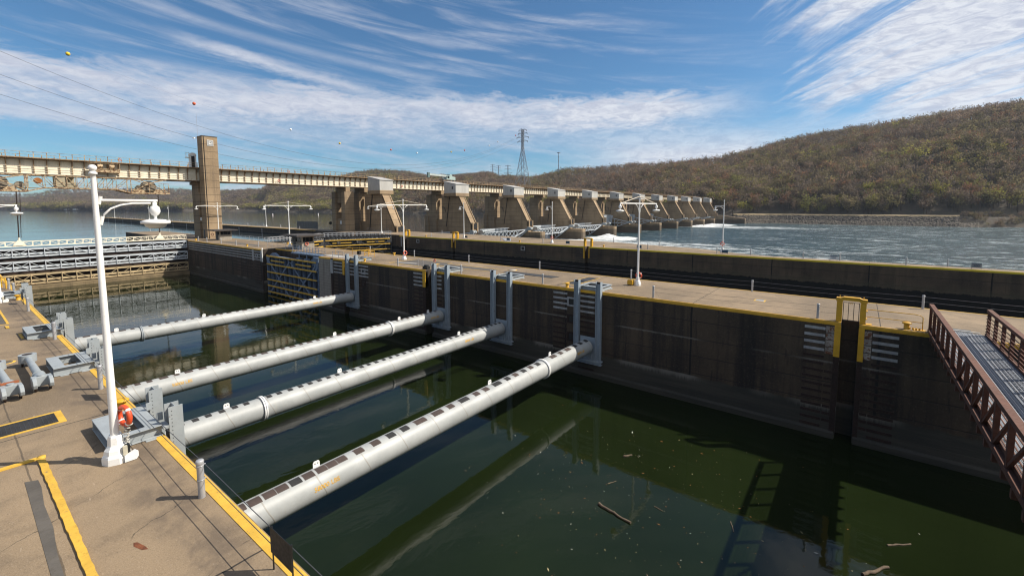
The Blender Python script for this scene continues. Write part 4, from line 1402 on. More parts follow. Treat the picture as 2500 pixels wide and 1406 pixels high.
for k, X in enumerate(PX):
    r_ = thing('strut_pipe', P_LAB[k], 'pipe', (X, 21, PZ), 0, 'strut pipes across the near lock')
    o = r_.location
    mb = MB(o); mb.cyl((X, 4.95, PZ), (X, 37.42, PZ), PR, n=48)
    mb.build('pipe_shell', PIPE, r_)
    mb = MB(o); y = FL[k]
    for q in (-0.10, 0.02):
        mb.cyl((X, y+q, PZ), (X, y+q+0.075, PZ), PR+0.10, n=48)
    fl = mb.build('flange', WHITE if k else STEEL, r_)
    mb = MB(o); mb.cyl((X, y-0.026, PZ), (X, y+0.021, PZ), PR+0.055, n=40)
    for i in range(40):
        a = 2*math.pi*i/40
        mb.cyl((X+(PR+0.065)*math.cos(a), y-0.13, PZ+(PR+0.065)*math.sin(a)), (X+(PR+0.065)*math.cos(a), y+0.125, PZ+(PR+0.065)*math.sin(a)), 0.018, n=5, caps=True)
    mb.build('bolt_ring', BLUEG, fl)
    # grip patches along the crown
    r2 = random.Random(11+k)
    y = 5.0
    while y < 37.0:
        L = 0.34 if k < 3 else 0.52
        wide = 0.21 if k != 3 else 0.24
        gap = {0: 0.42, 1: 0.38, 2: 0.36, 3: 0.50}[k]
        which = 0 if k in (0, 1) else (1 if k == 2 else (0 if r2.random() < 0.7 else 1))
        if k == 3 and y < 11.2:
            gap = 0.02 if r2.random() < 0.6 else 0.10; which = r2.choice((0, 1, 0))
        if r2.random() < 0.12:
            L *= 1.6
        c0 = math.pi/2-(0.10 if k != 3 else 0.16)+r2.uniform(-0.015, 0.015)
        vs = []
        for yy in (y, y+L):
            for i in range(6):
                a = c0-wide*1.3+wide*2.6*i/5
                vs.append((X+(PR+0.005)*math.cos(a), yy, PZ+(PR+0.005)*math.sin(a)))
        if not (FL[k]-0.7 < y < FL[k]+0.2):
            mb = MB(o); mb.add(vs, [(i, i+1, 7+i, 6+i) for i in range(5)], True); mb.build('grip_patch', (GRIP_B, GRIP_K)[which], r_)
        y += L+gap*r2.uniform(0.85, 1.15)
    for y in LUG[k]:
        mb = MB(o)
        zc = PZ+PR-0.02
        for dx_ in (-0.30,):
            mb.prism([(y-0.17, zc-0.08), (y+0.17, zc-0.08), (y+0.17, zc+0.20), (y+0.12, zc+0.27), (y-0.12, zc+0.27), (y-0.17, zc+0.20)], 'x', X+dx_, X+dx_+0.035)
        lg_ = mb.build('lifting_lug', WHITE, r_)
        mb = MB(o)
        for q in (-0.07, 0.07):
            mb.cyl((X-0.262, y+q, zc+0.15), (X-0.258, y+q, zc+0.15), 0.03, n=8)
        mb.build('lug_hole_shade', BLACK, lg_)  # black discs paint the shade inside the lug holes
    for y in TXT[k]:
        def fn(x_, y_, z_, y=y):
            a = rad(12)+y_/PR
            q = PR+0.006+z_*0.5
            return Vector((X+q*math.cos(a), y+x_, PZ+q*math.sin(a)))-o
        text_mesh('58000 LBS', 0.30, 'stencilled_lettering', YEL, r_, fn)

# ---- hanger frames that hold the pipe ends
H_FAR = 'far'


def hanger(X, far, label, grp):
    s = -1 if far else 1                # direction from wall face towards the chamber
    yw = YM0 if far else YN
    r_ = thing('pipe_hanger', label, 'steel frame', (X, yw, 0), 0, grp)
    o = r_.location
    M_ = STEELB if far else STEEL  # middle wall hangers take the copy with shade in its colour
    yc = yw+s*0.30
    for dx_ in (-1.17, 1.17):
        mb = MB(o)
        t = 0.03
        x = X+dx_
        mb.box(x-0.21, yc-0.012, -6.62, x+0.21, yc+0.012, 1.0)
        for q in (-1, 1):
            mb.box(x+q*0.225-0.018, yc-0.21, -6.62, x+q*0.225+0.018, yc+0.21, 1.0)
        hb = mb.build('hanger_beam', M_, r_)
        mb = MB(o)
        mb.box(x-0.20, yc-s*-0.02-0.004, 0.80, x+0.20, yc+s*0.02+0.004, 0.995)
        if far: mb.build('rust_streak', RUST, hb)
        mb = MB(o)
        for z in [0.85-0.14*i for i in range(12)]:
            mb.cyl((x+0.240, yc-0.12, z), (x+0.247, yc-0.12, z), 0.018, n=6)
        mb.build('bolt_row', DARKG, hb)
    mb = MB(o); mb.box(X-1.55, yc-0.24, -6.78, X+1.55, yc+0.24, -6.63); mb.box(X-1.5, yc-0.02, -6.99, X+1.5, yc+0.02, -6.78); mb.box(X-1.55, yc-0.2, -7.02, X+1.55, yc+0.2, -6.98)
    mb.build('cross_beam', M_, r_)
    mb = MB(o); mb.box(X-0.80, yc-s*0.06-0.02, -6.62, X+0.80, yc-s*0.06+0.03, -4.45)
    for q in (-0.55, 0.55):
        mb.box(X+q-0.03, yc-0.2, -6.62, X+q+0.03, yc+0.2, -6.05)
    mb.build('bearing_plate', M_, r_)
    # frame lying on the deck
    y0 = yw-s*0.06; y1 = yw-s*(2.45 if far else 1.50)
    ya, yb = min(y0, y1), max(y0, y1)
    mb = MB(o)
    hh = 0.40; a, b = X-1.25, X+1.25

    def ib(x0_, y0_, x1_, y1_):
        mb.box(x0_, y0_, hh-0.03, x1_, y1_, hh); mb.box(x0_, y0_, 0.02, x1_, y1_, 0.05)
    w = 0.30
    wb = 0.42
    ib(a, ya, a+w, yb); ib(b-w, ya, b, yb); ib(a+w, ya, b-w, ya+wb); ib(a+w, yb-wb, b-w, yb)
    for x0_, x1_ in ((a+w/2-0.015, a+w/2+0.015), (b-w/2-0.015, b-w/2+0.015)):
        mb.box(x0_, ya, 0.05, x1_, yb, hh-0.03)
    for y0_ in (ya+wb/2, yb-wb/2):
        mb.box(a+w/2, y0_-0.015, 0.05, b-w/2, y0_+0.015, hh-0.03)
    for x_ in (a, b):
        mb.box(x_-0.12, ya+0.2, 0.0, x_+0.12, ya+0.5, 0.02); mb.box(x_-0.12, yb-0.5, 0.0, x_+0.12, yb-0.2, 0.02)
    yl = yw-s*0.0
    for q in (-0.55, 0.75):
        mb.box(X+q-0.02, yl-0.10, hh, X+q+0.02, yl+0.08, hh+0.28)
    mb.box(X-1.4, yw+s*0.02-0.1, hh-0.14, X-0.9, yw+s*0.02+0.1, hh-0.03); mb.box(X+0.9, yw+s*0.02-0.1, hh-0.14, X+1.4, yw+s*0.02+0.1, hh-0.03)
    mb.build('deck_frame', STEEL, r_, bevel=0.006)
    return r_


pn = ['strut pipe farthest upstream', 'second strut pipe from the lift gate', 'third strut pipe from the lift gate', 'nearest strut pipe']
for k, X in enumerate(PX):
    hanger(X, True, 'blue shaded grey middle wall hanger holding the %s' % pn[k], 'pipe hangers on the middle wall')
for k, X in enumerate(PX):
    hanger(X, False, 'pale grey near wall hanger holding the %s' % pn[k], 'pipe hangers on the near wall')

# ---- lamps
def lamp_head(o, p, mats=None):
    mb = MB(o)
    x, y, z = p
    mb.lathe((x, y, z), [(0.03, 0.0), (0.06, -0.02), (0.06, -0.12), (0.12, -0.16), (0.145, -0.26), (0.145, -0.33), (0.10, -0.42), (0.04, -0.46), (0.04, -0.58)], 14)
    return mb


def lamp_shade(o, p):
    mb = MB(o); x, y, z = p
    mb.lathe((x, y, z-0.58), [(0.04, 0.02), (0.24, 0.0), (0.30, -0.02), (0.39, -0.05), (0.39, -0.13), (0.30, -0.14), (0.27, -0.22), (0.18, -0.27), (0.04, -0.28)], 24)
    return mb


def lamp_pole(root, h, detail=True):
    o = (0, 0, 0)
    mb = MB(o)
    mb.lathe((0, 0, 0), [(0.13, 0.55), (0.112, 1.1), (0.105, 2.2), (0.066, h-0.42), (0.066, h-0.30), (0.105, h-0.29), (0.105, h-0.24), (0.065, h-0.20), (0.05, h-0.16)], 18)
    mb.lathe((0, 0, h-0.10), [(0.01, -0.105), (0.07, -0.085), (0.105, -0.02), (0.105, 0.03), (0.07, 0.085), (0.01, 0.10)], 14)
    pl = mb.build('pole', WHITE, root)
    mb = MB(o)
    mb.lathe((0, 0, 0), [(0.36, 0.0), (0.36, 0.20), (0.34, 0.26), (0.31, 0.30), (0.29, 0.42), (0.20, 0.56), (0.185, 0.80), (0.165, 0.86)], 8, smooth=False)
    bs = mb.build('pedestal', WHITE, root)
    if detail:
        mb = MB(o); mb.box(0.16, -0.30, 0.22, 0.29, -0.10, 0.50); q = mb.build('hatch_shade_block', BLACK, bs)  # black block paints the shade inside the open hatch
        mb = MB(o); mb.box(0.10, -0.36, 0.24, 0.21, -0.26, 0.52); mb.build('panel', paint('cream_panel', (0.45, 0.42, 0.33), 0.6), bs)
        mb = MB(o); mb.prism([(0.12, 0.02), (0.40, 0.02), (0.46, 0.10), (0.46, 0.25), (0.38, 0.33), (0.12, 0.22)], 'y', -0.40, -0.33); mb.build('loose_cover', WHITE, bs)


def single_lamp(label, loc, rz, grp, h=9.25, arm=1.42, detail=False):
    r_ = thing('lamp_post', label, 'lamp post', loc, rz, grp)
    lamp_pole(r_, h, detail)
    o = (0, 0, 0)
    za = h-1.06
    mb = MB(o)
    mb.cyl((0.09, 0, za), (arm+0.08, 0, za), 0.045, n=10)
    mb.cyl((0.07, 0, za-0.12), (0.13, 0, za+0.12), 0.05, n=8); mb.cyl((0.08, 0, za-0.74), (0.14, 0, za-0.48), 0.05, n=8)
    mb.tube([(0.12, 0, za-0.60), (0.18, 0, za-0.42), (0.34, 0, za-0.25), (0.58, 0, za-0.14), (0.86, 0, za-0.09), (arm-0.1, 0, za-0.085)], 0.03, 8)
    mb.build('arm', paint_arm, r_)
    lamp_head(o, (arm, 0, za-0.03)).build('ballast', WHITE, r_)
    sh = lamp_shade(o, (arm, 0, za-0.03)); sh.build('lamp_shade', WHITE, r_)
    return r_


def twin_lamp(label, loc, rz, grp, half=4.65, h=9.25):
    r_ = thing('lamp_post', label, 'lamp post', loc, rz, grp)
    lamp_pole(r_, h, False)
    o = (0, 0, 0); za = h-0.88
    mb = MB(o)
    mb.box(-half, -0.045, za-0.055, half, 0.045, za+0.055)
    for s in (-1, 1):
        mb.tube([(s*0.07, 0, za-1.05), (s*0.16, 0, za-0.70), (s*0.38, 0, za-0.36), (s*0.70, 0, za-0.14), (s*0.95, 0, za-0.06)], 0.035, 8)
    mb.build('arm', WHITE, r_)
    mb = MB(o)
    for s in (-1, 1):
        for yy in (-0.04, 0.04):
            mb.cyl((s*0.08, yy, za+0.68), (s*(half-0.6), yy*2, za+0.07), 0.025, n=5)
    mb.build('stay_rod', paint_stay, r_)
    for s in (-1, 1):
        lamp_head(o, (s*half, 0, za-0.06)).build('ballast', WHITE, r_)
        lamp_shade(o, (s*half, 0, za-0.06)).build('lamp_shade', WHITE, r_)
    return r_


paint_arm = paint('chipped_white_paint', (0.74, 0.72, 0.69), 0.45, var=0.08, rust=0.26, scale=3.0)
paint_stay = paint('tan_stay_rod', (0.55, 0.48, 0.38), 0.6, rust=0.2)
LA = single_lamp('tall white lamp post with open base hatch on the near wall', (-18.25, 3.00, 0), rad(90), 'single arm lamp posts', detail=True)
dup(LA, (-57.2, 2.95, 0), rad(90), 'white lamp post at the left edge with only its arm and lamp showing')
for (x, y, lab) in ((-19.0, 84.9, 'thin white lamp post at the downstream end of the river wall'), (-54.6, 84.4, 'white lamp post with red life ring before the third dam pier'),
                    (-82.2, 84.6, 'white lamp post on the river wall behind the second yellow frame')):
    dup(LA, (x, y, 0), rad(180), lab)
for i, (x, y) in enumerate(((-198, 85.2), (-330, 86.4), (-372, 86.9), (-470, 88.0))):
    dup(LA, (x, y, 0), rad(180), '%s single arm lamp post along the upstream guide wall, counted from the dam' % ORD[i])
TLAMP = twin_lamp('tall white twin armed lamp post with life ring beside the yellow box', (-17.7, 43.55, 0), rad(86), 'twin arm lamp posts', half=4.0)
T2 = twin_lamp('white twin armed lamp post on the middle wall upstream of the white X sign', (-55.2, 43.65, 0), rad(90), 'twin arm lamp posts')
dup(T2, (-91.4, 43.7, 0), None, 'white twin armed lamp post rising behind the nearer flat roofed cabin')
dup(T2, (-131.2, 44.7, 0), None, 'white twin armed lamp post in front of the concrete tower')
dup(T2, (-118.5, 85.2, 0), None, 'white twin armed lamp post in front of the first dam pier on the river wall')

# ---- life rings
def life_ring(label, loc, rz=0.0, tilt=0.0):
    r_ = thing('life_ring', label, 'life ring', loc, rz, 'life rings')
    mb = MB(); mb.torus((0, 0, 0), 0.285, 0.075, 'y', 28, 10)
    mb.build('ring_body', RED, r_)
    mb = MB()
    for q in range(4):
        mb.torus((0, 0, 0), 0.285, 0.079, 'y', 3, 10, rad(90*q+39), rad(90*q+51))
    mb.build('white_band', WHITE, r_)
    return r_


LR = life_ring('orange life ring hanging on the nearest lamp post above its rope', (-18.12, 3.24, 1.42), rad(14))
for lab, loc, rz in (('orange life ring hung on the twin lamp post beside the yellow box', (-17.70, 43.80, 1.0), 0), ('orange life ring on the twin lamp post upstream of the white X sign', (-54.95, 43.65, 1.05), rad(80)),
                     ('orange life ring on the sunlit side of the nearer cabin', (-83.86, 43.3, 1.05), rad(90)), ('orange life ring on a post in front of the tower and far cabin', (-127.2, 41.9, 1.35), rad(55)),
                     ('red life ring on the last lamp post of the river wall above a blue sign', (-19.0, 84.70, 1.55), 0), ('red life ring on the river wall lamp post before the third pier', (-54.5, 84.20, 1.2), 0),
                     ('red life ring on the bridge railing above the near lock', (-136.45, 27.2, 18.95), rad(90)), ('red life ring on the bridge railing between tower and first pier', (-136.45, 65.8, 18.8), rad(90)),
                     ('red life ring hung on the girder face between tower and first pier', (-136.8, 63.0, 15.9), rad(90)), ('red life ring on the girder between the first two dam piers', (-136.8, 108.0, 15.9), rad(90))):
    dup(LR, loc, rz, lab)
mb = MB((-17.9, 3.0, 0.9))
r3 = random.Random(5)
pts = [(-18.10+0.10*math.sin(i*1.9)+0.03*r3.random(), 3.26+0.07*math.cos(i*2.3), 1.24-i*0.028) for i in range(26)]
mb.tube(pts, 0.022, 5)
mb.torus((-18.08, 3.30, 1.12), 0.11, 0.015, 'z', 14, 5)
q = mb.build('rope_coil', ROPE); q.location = (-17.9, 3.0, 0.9)
tag(q, 'tangled white rope hanging below the life ring on the nearest lamp post', 'rope')

# ---- rail posts and cables
proto_post = thing('rail_post', 'tmp', 'rail post', (-14.02, 3.98, 0), 0, 'cable rail posts')
mb = MB(); mb.cyl((0, 0, 0), (0, 0, 1.0), 0.085, n=14); mb.build('post_pipe', GALV, proto_post)
mb = MB(); mb.lathe((0, 0, 0), [(0.097, 0.98), (0.10, 1.05), (0.085, 1.075), (0.02, 1.085)], 14); mb.build('post_cap', GALV, proto_post)
mb = MB()
for z in (0.52, 0.92):
    mb.torus((0, 0, z), 0.09, 0.012, 'z', 12, 5); mb.cyl((0.0, 0.09, z), (0, 0.13, z), 0.016, n=5)
mb.build('cable_eye', GALV, proto_post)
first = [True]


def post(x, y, label, sc=1.0):
    if first[0]:
        proto_post.location = (x, y, 0); proto_post['label'] = label; first[0] = False
        return proto_post
    return dup(proto_post, (x, y, 0), None, label)


nx = [-14.02, -26.2, -38.40, -50.65, -61.5, -65.9]
nl = ['rail post on the near wall in front of the nearest strut pipe', 'rail post on the near wall just behind the nearest lamp post', 'rail post on the near wall beside the black backed sign and second hanger frame',
      'rail post on the near wall beside the yellow bollard', 'rail post standing through the farthest near wall hanger frame', 'farthest rail post on the near wall by the yellow handrail']
for x, l in zip(nx, nl): post(x, 3.98 if x > -60 else 4.05, l)
fx = [-49.8, -37.75, -25.9, -14.1, -2.0]
fl_ = ['rail post on the chamber edge of the middle wall left of the grey hoop', 'rail post on the chamber edge between the second and third hanger frames', 'rail post on the chamber edge between the third and nearest hanger frames',
       'rail post on the chamber edge right of the nearest hanger frame', 'rail post on the chamber edge left of the yellow slot frame']
for x, l in zip(fx, fl_): post(x, 38.3, l)
bx = [-68.9, -56.9, -44.8, -32.3, -19.9, -7.75, 4.35, 16.5]
for i, x in enumerate(bx[:-1]): post(x, 47.05, '%s middle wall rail post along the river lock, counted from the nearer cabin' % ORD[i])
for i, x in enumerate((-126.0, -120.5, -112.0, -104.0, -97.0)): post(x, 38.5 if i != 4 else 40.0, '%s rail post near the tower, counted from the lift gate' % ORD[i])
for i, (x, y) in enumerate(((-92.0, 82.0), (-80.0, 82.2), (-67.85, 82.3), (-55.75, 82.5), (-31.6, 82.3), (-19.2, 82.0), (-6.6, 81.9), (5.5, 82.0))):
    post(x, y, '%s rail post along the lock edge of the river wall, counted from the closed gates' % ORD[i])
for i, (x, y) in enumerate(((-100.6, 94.0), (-88.0, 94.4), (-72.0, 95.0), (-62.9, 94.8), (-44.3, 94.4), (-32.4, 90.6), (-14.2, 83.4), (-2.0, 83.0), (9.8, 83.0))):
    post(x, y, '%s rail post along the river edge, counted from the first dam pier' % ORD[i])
for i in range(22):
    x = -165-15*i
    post(x, 82.6+(-150-x)/345*3.3, 'rail post on the upstream guide wall')['group'] = 'rail posts of the upstream guide wall'
for i in range(20):
    x = -172-16*i
    post(x, 86.0+(-150-x)/345*3.3, 'rail post on the river side of the upstream guide wall')['group'] = 'river side rail posts of the guide wall'


def cables(name, label, runs, r=0.012):
    c = Vector(runs[0][0])
    mb = MB(c)
    for run in runs:
        for a, b in zip(run[:-1], run[1:]):
            a = Vector(a); b = Vector(b)
            pts = []
            for i in range(7):
                t_ = i/6; p = a.lerp(b, t_); p.z -= 0.05*4*t_*(1-t_); pts.append(p)
            mb.tube(pts, r, 5)
    q = mb.build(name, WIRE); q.location = c
    tag(q, label, 'cable rail')


cables('cable_rail', 'two sagging steel cables strung along the near wall posts', [[(x, 4.09, z) for x in (6.0, -1.8, -14.02, -26.2, -38.4, -50.65, -61.5, -65.9)] for z in (0.52, 0.92)], 0.010)
cables('cable_rail', 'pair of steel cables strung along the river lock edge of the middle wall', [[(x, 47.18, z) for x in bx+[28.6, 40.8]] for z in (0.52, 0.92)], 0.017)
cables('cable_rail', 'thin cables strung along the chamber edge posts of the middle wall', [[(x, 38.41, z) for x in fx[3:]+[-0.95]] for z in (0.52, 0.92)], 0.007)

# ---- bollards
bproto = thing('bollard', 'tmp', 'bollard', (0, 0, 0), 0, 'yellow bollards')
mb = MB(); mb.lathe((0, 0, 0), [(0.17, 0.0), (0.15, 0.02), (0.15, 0.32)], 18); mb.build('bollard_post', YEL, bproto)
mb = MB(); mb.lathe((0, 0, 0), [(0.15, 0.32), (0.245, 0.36), (0.255, 0.41), (0.20, 0.45), (0.02, 0.46)], 18); mb.build('bollard_cap', YEL, bproto)
bl_ = [(-22.75, 4.0, 'yellow bollard tucked behind the nearest near wall hanger frame'), (-57.6, 4.0, 'yellow bollard on the near wall beside a black backed sign'), (2.85, 38.5, 'yellow bollard between the yellow handrail end and the gangway'),
       (-22.9, 38.25, 'yellow bollard behind the left beam of the nearest middle wall hanger'), (-57.75, 38.45, 'yellow bollard right of the farthest middle wall hanger frame'), (-61.5, 46.6, 'yellow bollard on the middle wall left of the second twin lamp post'),
       (-99.8, 39.0, 'yellow bollard on the middle wall edge upstream of the gate recess'), (-98.4, 46.6, 'yellow bollard beside the nearer cabin'), (-128.0, 38.6, 'yellow bollard near the foot of the tower'),
       (-61.8, 81.9, 'yellow bollard on the river wall between blue signs'), (-40.6, 81.9, 'yellow bollard on the river wall right of the nearest yellow frame there'), (-94.0, 81.9, 'yellow bollard on the river wall near the closed gates')]
for i, (x, y, l) in enumerate(bl_):
    if i == 0:
        bproto.location = (x, y, 0); bproto['label'] = l
    else:
        dup(bproto, (x, y, 0), None, l)


# ---- yellow floating-bitt frames over the wall slots
def slot_frame(label, loc, door=True):
    r_ = thing('slot_frame', label, 'steel frame', loc, 0, 'yellow frames over the wall slots')
    for x in (-0.66, 0.66):
        mb = MB(); mb.box(x-0.165, -0.20, 0, x+0.165, 0.22, 1.42)
        if x > 0:
            for z in (0.36, 0.9): mb.box(x+0.16, -0.2, z, x+0.24, 0.22, z+0.05)
        mb.build('frame_post', YEL, r_, bevel=0.01)
    mb = MB()
    mb.prism([(-0.87, 1.44), (-0.87, 1.66), (-0.62, 1.66), (-0.45, 1.74), (0.45, 1.74), (0.62, 1.66), (0.87, 1.66), (0.87, 1.44), (0.5, 1.44), (0.42, 1.52), (-0.42, 1.52), (-0.5, 1.44)], 'y', -0.13, 0.13)
    mb.prism([(-0.85, 1.66), (-0.62, 1.66), (-0.45, 1.74), (0.45, 1.74), (0.62, 1.66), (0.85, 1.66), (0.85, 1.69), (0.6, 1.69), (0.44, 1.77), (-0.44, 1.77), (-0.6, 1.69), (-0.85, 1.69)], 'y', -0.2, 0.2)
    hb = mb.build('head_beam', YEL, r_)
    mb = MB(); mb.torus((0, -0.16, 1.36), 0.07, 0.015, 'y', 12, 5)
    for x in (-0.66, 0.66): mb.cyl((x, 0, 1.77), (x, 0, 1.84), 0.035, n=8)
    mb.build('shackle', YEL, hb)
    if door:
        mb = MB()
        for x in (-0.44, -0.15, 0.15, 0.44): mb.box(x-0.018, 0.16, 0.06, x+0.018, 0.19, 1.36)
        for z in (0.06, 1.33): mb.box(-0.44, 0.16, z, 0.44, 0.19, z+0.03)
        mb.build('wire_door', BLACK, r_)
    return r_


SF = slot_frame('yellow slot frame with black wire door on the middle wall beside the yellow handrail', (-0.11, 38.35, 0))
SF2 = slot_frame('yellow slot frame on the river wall nearest the viewer', (-43.83, 81.45, 0), False)
SF2.scale = (1.15, 1.3, 1)
for x, l in ((-82.15, 'middle one of the three yellow slot frames on the river wall'), (-101.3, 'yellow slot frame on the river wall closest to the closed gates')):
    dup(SF2, (x, 81.45, 0), None, l)
mb = MB((0.7, 38.4, 0))
mb.tube([(0.75, 38.45, 1.02), (3.2, 38.5, 1.02), (3.5, 38.5, 0.98), (3.62, 38.5, 0.85), (3.63, 38.5, 0.0)], 0.026, 8)
mb.cyl((0.75, 38.45, 0.52), (3.62, 38.5, 0.52), 0.022, n=8)
mb.box(3.2, 38.3, 0.0, 3.8, 38.7, 0.03); mb.box(0.75, 38.2, 0.0, 1.05, 38.6, 0.03)
for i in range(4): mb.cyl((3.0+0.16*i, 38.4, 0.03), (3.0+0.16*i, 38.4, 0.16), 0.05, n=8)
q = mb.build('handrail', YEL); q.location = (0.7, 38.4, 0)
tag(q, 'low yellow pipe handrail from the slot frame towards the gangway', 'handrail')

# ---- cabins
def cabin(label, x0, x1, y0, y1, h, rx0, rx1, ry0, ry1, door_left=True):
    r_ = thing('cabin', label, 'cabin', ((x0+x1)/2, (y0+y1)/2, 0))
    o = r_.location
    mb = MB(o)
    s0, s1 = h*0.56, h*0.93
    mb.box(x0, y0, 0, x1, y1, s0); mb.box(x0+0.02, y0+0.02, s1, x1-0.02, y1-0.02, h)
    for x in (x0+0.12, x1-0.12):
        for y in (y0+0.12, y1-0.12): mb.box(x-0.12, y-0.12, s0, x+0.12, y+0.12, s1)
    mb.build('cabin_wall', CABIN, r_)
    mb = MB(o)
    mb.box(x0+0.10, y0+0.10, s0, x1-0.10, y1-0.10, s1); w = mb.build('window', GLASSD, r_)
    mb = MB(o)
    for f in (0.33, 0.66):
        mb.box(x1-0.11, y0+(y1-y0)*f-0.04, s0, x1-0.05, y0+(y1-y0)*f+0.04, s1)
    mb.build('window_frame', ROOFD, w)
    mb = MB(o); mb.box(rx0, ry0, h, rx1, ry1, h+0.24); mb.box(rx0+0.2, ry0+0.2, h+0.24, rx1-0.2, ry1-0.2, h+0.28)
    mb.build('roof', ROOFD, r_)
    mb = MB(o); mb.box(x0+0.6, y0-0.03, 0.02, x0+1.5, y0-0.002, h*0.86); mb.build('door', DARKG, r_)
    return r_


cabin('grey cabin with flat overhanging roof at the foot of the tower', -126.6, -124.0, 42.35, 45.05, 2.3, -127.9, -122.8, 40.9, 46.1)
cabin('nearer cabin with dark flat roof and life ring beside the blue gate', -87.8, -84.0, 42.4, 44.85, 2.5, -89.6, -82.85, 40.9, 46.3)

# ---- gangway at the right
gg = thing('gangway', 'brown weathering steel gangway bridging the near lock at the right edge', 'gangway', (5.2, 38, 0))
o = gg.location
G0, G1 = 38.55, 4.3
for x in (3.97, 6.56):
    mb = MB(o)
    mb.box(x-0.11, G1, 1.63, x+0.11, G0, 1.80)
    mb.build('top_chord', CORTEN, gg)
    mb = MB(o)
    mb.box(x-0.10, G1, -0.02, x+0.10, G0, 0.16)
    mb.build('bottom_chord', CORTEN, gg)
    y = G0-0.12; k = 0
    bay = 1.745
    while y > G1:
        mb = MB(o)
        mb.box(x-0.07, y-0.09, 0.161, x+0.07, y+0.09, 1.629)
        mb.build('truss_post', CORTEN, gg)
        if y < 29 and y-bay > G1:
            mb = MB(o)
            mb.bar((x, y-0.05, 0.2), (x, y-bay+0.05, 1.6), 0.10, 0.10, (1, 0, 0))
            mb.build('diagonal_brace', CORTEN, gg)
        y -= bay; k += 1
    mb = MB(o)
    xi = x+(0.10 if x < 5 else -0.10)
    for z in (0.42, 0.62, 0.82, 1.02, 1.22, 1.42):
        mb.box(xi-0.016, G1, z-0.016, xi+0.016, G0-0.05, z+0.016)
    mb.box(xi-0.02, G1, 0.18, xi+0.02, G0-0.05, 0.32)
    mb.build('guard_rail', CORTEN, gg)
mb = MB(o)
y = G0-0.3
while y > G1:
    mb.box(3.85, y-0.08, -0.30, 6.68, y+0.08, -0.03); y -= 2.36/2
mb.build('floor_beam', CORTEN, gg)
mb = MB(o); mb.box(4.10, G1, 0.14, 6.43, G0-0.02, 0.19); mb.build('deck_panel', RAMPG, gg)
mb = MB(o)
for x in [4.2+0.19*i for i in range(12)]: mb.box(x-0.012, G1, 0.19, x+0.012, G0-0.02, 0.205)
mb.build('deck_rib', GALV, gg)
mb = MB(o); mb.prism([(G0-0.02, 0.19), (G0+0.95, 0.035), (G0+0.95, 0.01), (G0-0.02, 0.14)], 'x', 4.15, 6.35)
mb.prism([(G0+0.95, 0.03), (G0+1.9, 0.02), (G0+1.9, 0.004), (G0+0.95, 0.004)], 'x', 4.15, 6.1)
mb.build('landing_plate', GRATE, gg)
mb = MB(o); mb.box(4.15, G0+0.82, 0.10, 6.4, G0+0.98, 0.13); mb.build('landing_edge', LPATCH, gg)

# ---- painted areas, mats, hatches (each laid a few millimetres up)
def flat(name, label, cat, poly, z, m, th=0.004, group=None, cz=None):
    c = Vector((sum(p[0] for p in poly)/len(poly), sum(p[1] for p in poly)/len(poly), 0))
    mb = MB(c); mb.prism(poly, 'z', z, z+th)
    q = mb.build(name, m); q.location = c
    return tag(q, label, cat, group)


def rough_poly(x0, y0, x1, y1, n, amp, seed):
    r = random.Random(seed); pts = []
    for i in range(n): pts.append((x0+(x1-x0)*i/n, y0+r.uniform(-amp, amp)))
    for i in range(n): pts.append((x1+r.uniform(-amp, amp)*0.5, y0+(y1-y0)*i/n)) if i in (0,) else None
    for i in range(n): pts.append((x1-(x1-x0)*i/n, y1+r.uniform(-amp, amp)))
    return pts


flat('yellow_curb', 'long worn yellow curb strip at the lower left of the near wall', 'curb', rough_poly(-20.25, 1.46, -8.0, 1.63, 60, 0.012, 3), 0.004, YELW, 0.05)
flat('yellow_curb', 'short yellow curb strip meeting the long one at the lamp shadow', 'curb', [(-20.42, -2.0), (-20.26, -2.0), (-20.26, 1.62), (-20.40, 1.60)], 0.004, YELW, 0.055)
mb = MB((-20.3, 1.55, 0)); mb.lathe((-20.32, 1.56, 0), [(0.10, 0.004), (0.10, 0.075), (0.02, 0.08)], 14)
q = mb.build('marker_disc', YELW); q.location = (-20.3, 1.55, 0); tag(q, 'flat yellow disc at the corner of the two yellow curbs', 'marker')
flat('coating_patch', 'dark grey coating patch beside the long yellow curb', 'coating', [(-18.9, 1.07), (-17.2, 1.05), (-10, 0.96), (-10, 1.12), (-12.4, 1.15), (-13.3, 1.18), (-14.4, 1.20), (-15.6, 1.28), (-17.0, 1.27), (-18.2, 1.34), (-18.75, 1.33)], 0.004, PATCH)
flat('rust_stain_patch', 'small reddish rust smear on the near deck', 'stain', [(-13.35, 2.36), (-13.2, 2.33), (-12.9, 2.42), (-12.82, 2.52), (-13.0, 2.50), (-13.15, 2.46), (-13.3, 2.42)], 0.003, STAIN, 0.001)
gr = thing('deck_grate', 'long dark floor grate with a yellow border on the near deck', 'grate', (-23.95, 1.0, 0))
mb = MB(gr.location)
mb.box(-24.65, -1.5, 0.003, -24.50, 2.52, 0.014); mb.box(-23.35, -1.5, 0.003, -23.20, 2.52, 0.014); mb.box(-24.5, 2.32, 0.003, -23.35, 2.52, 0.014)
mb.build('yellow_border', YELW, gr)
mb = MB(gr.location)
i = 0
x = -24.48
while x < -23.36:
    mb.box(x, -1.5, 0.003, x+0.022, 2.31, 0.022); x += 0.062
y = -1.5
while y < 2.31:
    mb.box(-24.48, y, 0.003, -23.36, y+0.02, 0.019); y += 0.115
mb.build('bars', DARKG, gr)
mb = MB(gr.location); mb.box(-24.49, -1.5, 0.0015, -23.36, 2.31, 0.0025); mb.build('pit_shade_sheet', BLACK, gr)  # thin black sheet paints the shade below the grate bars
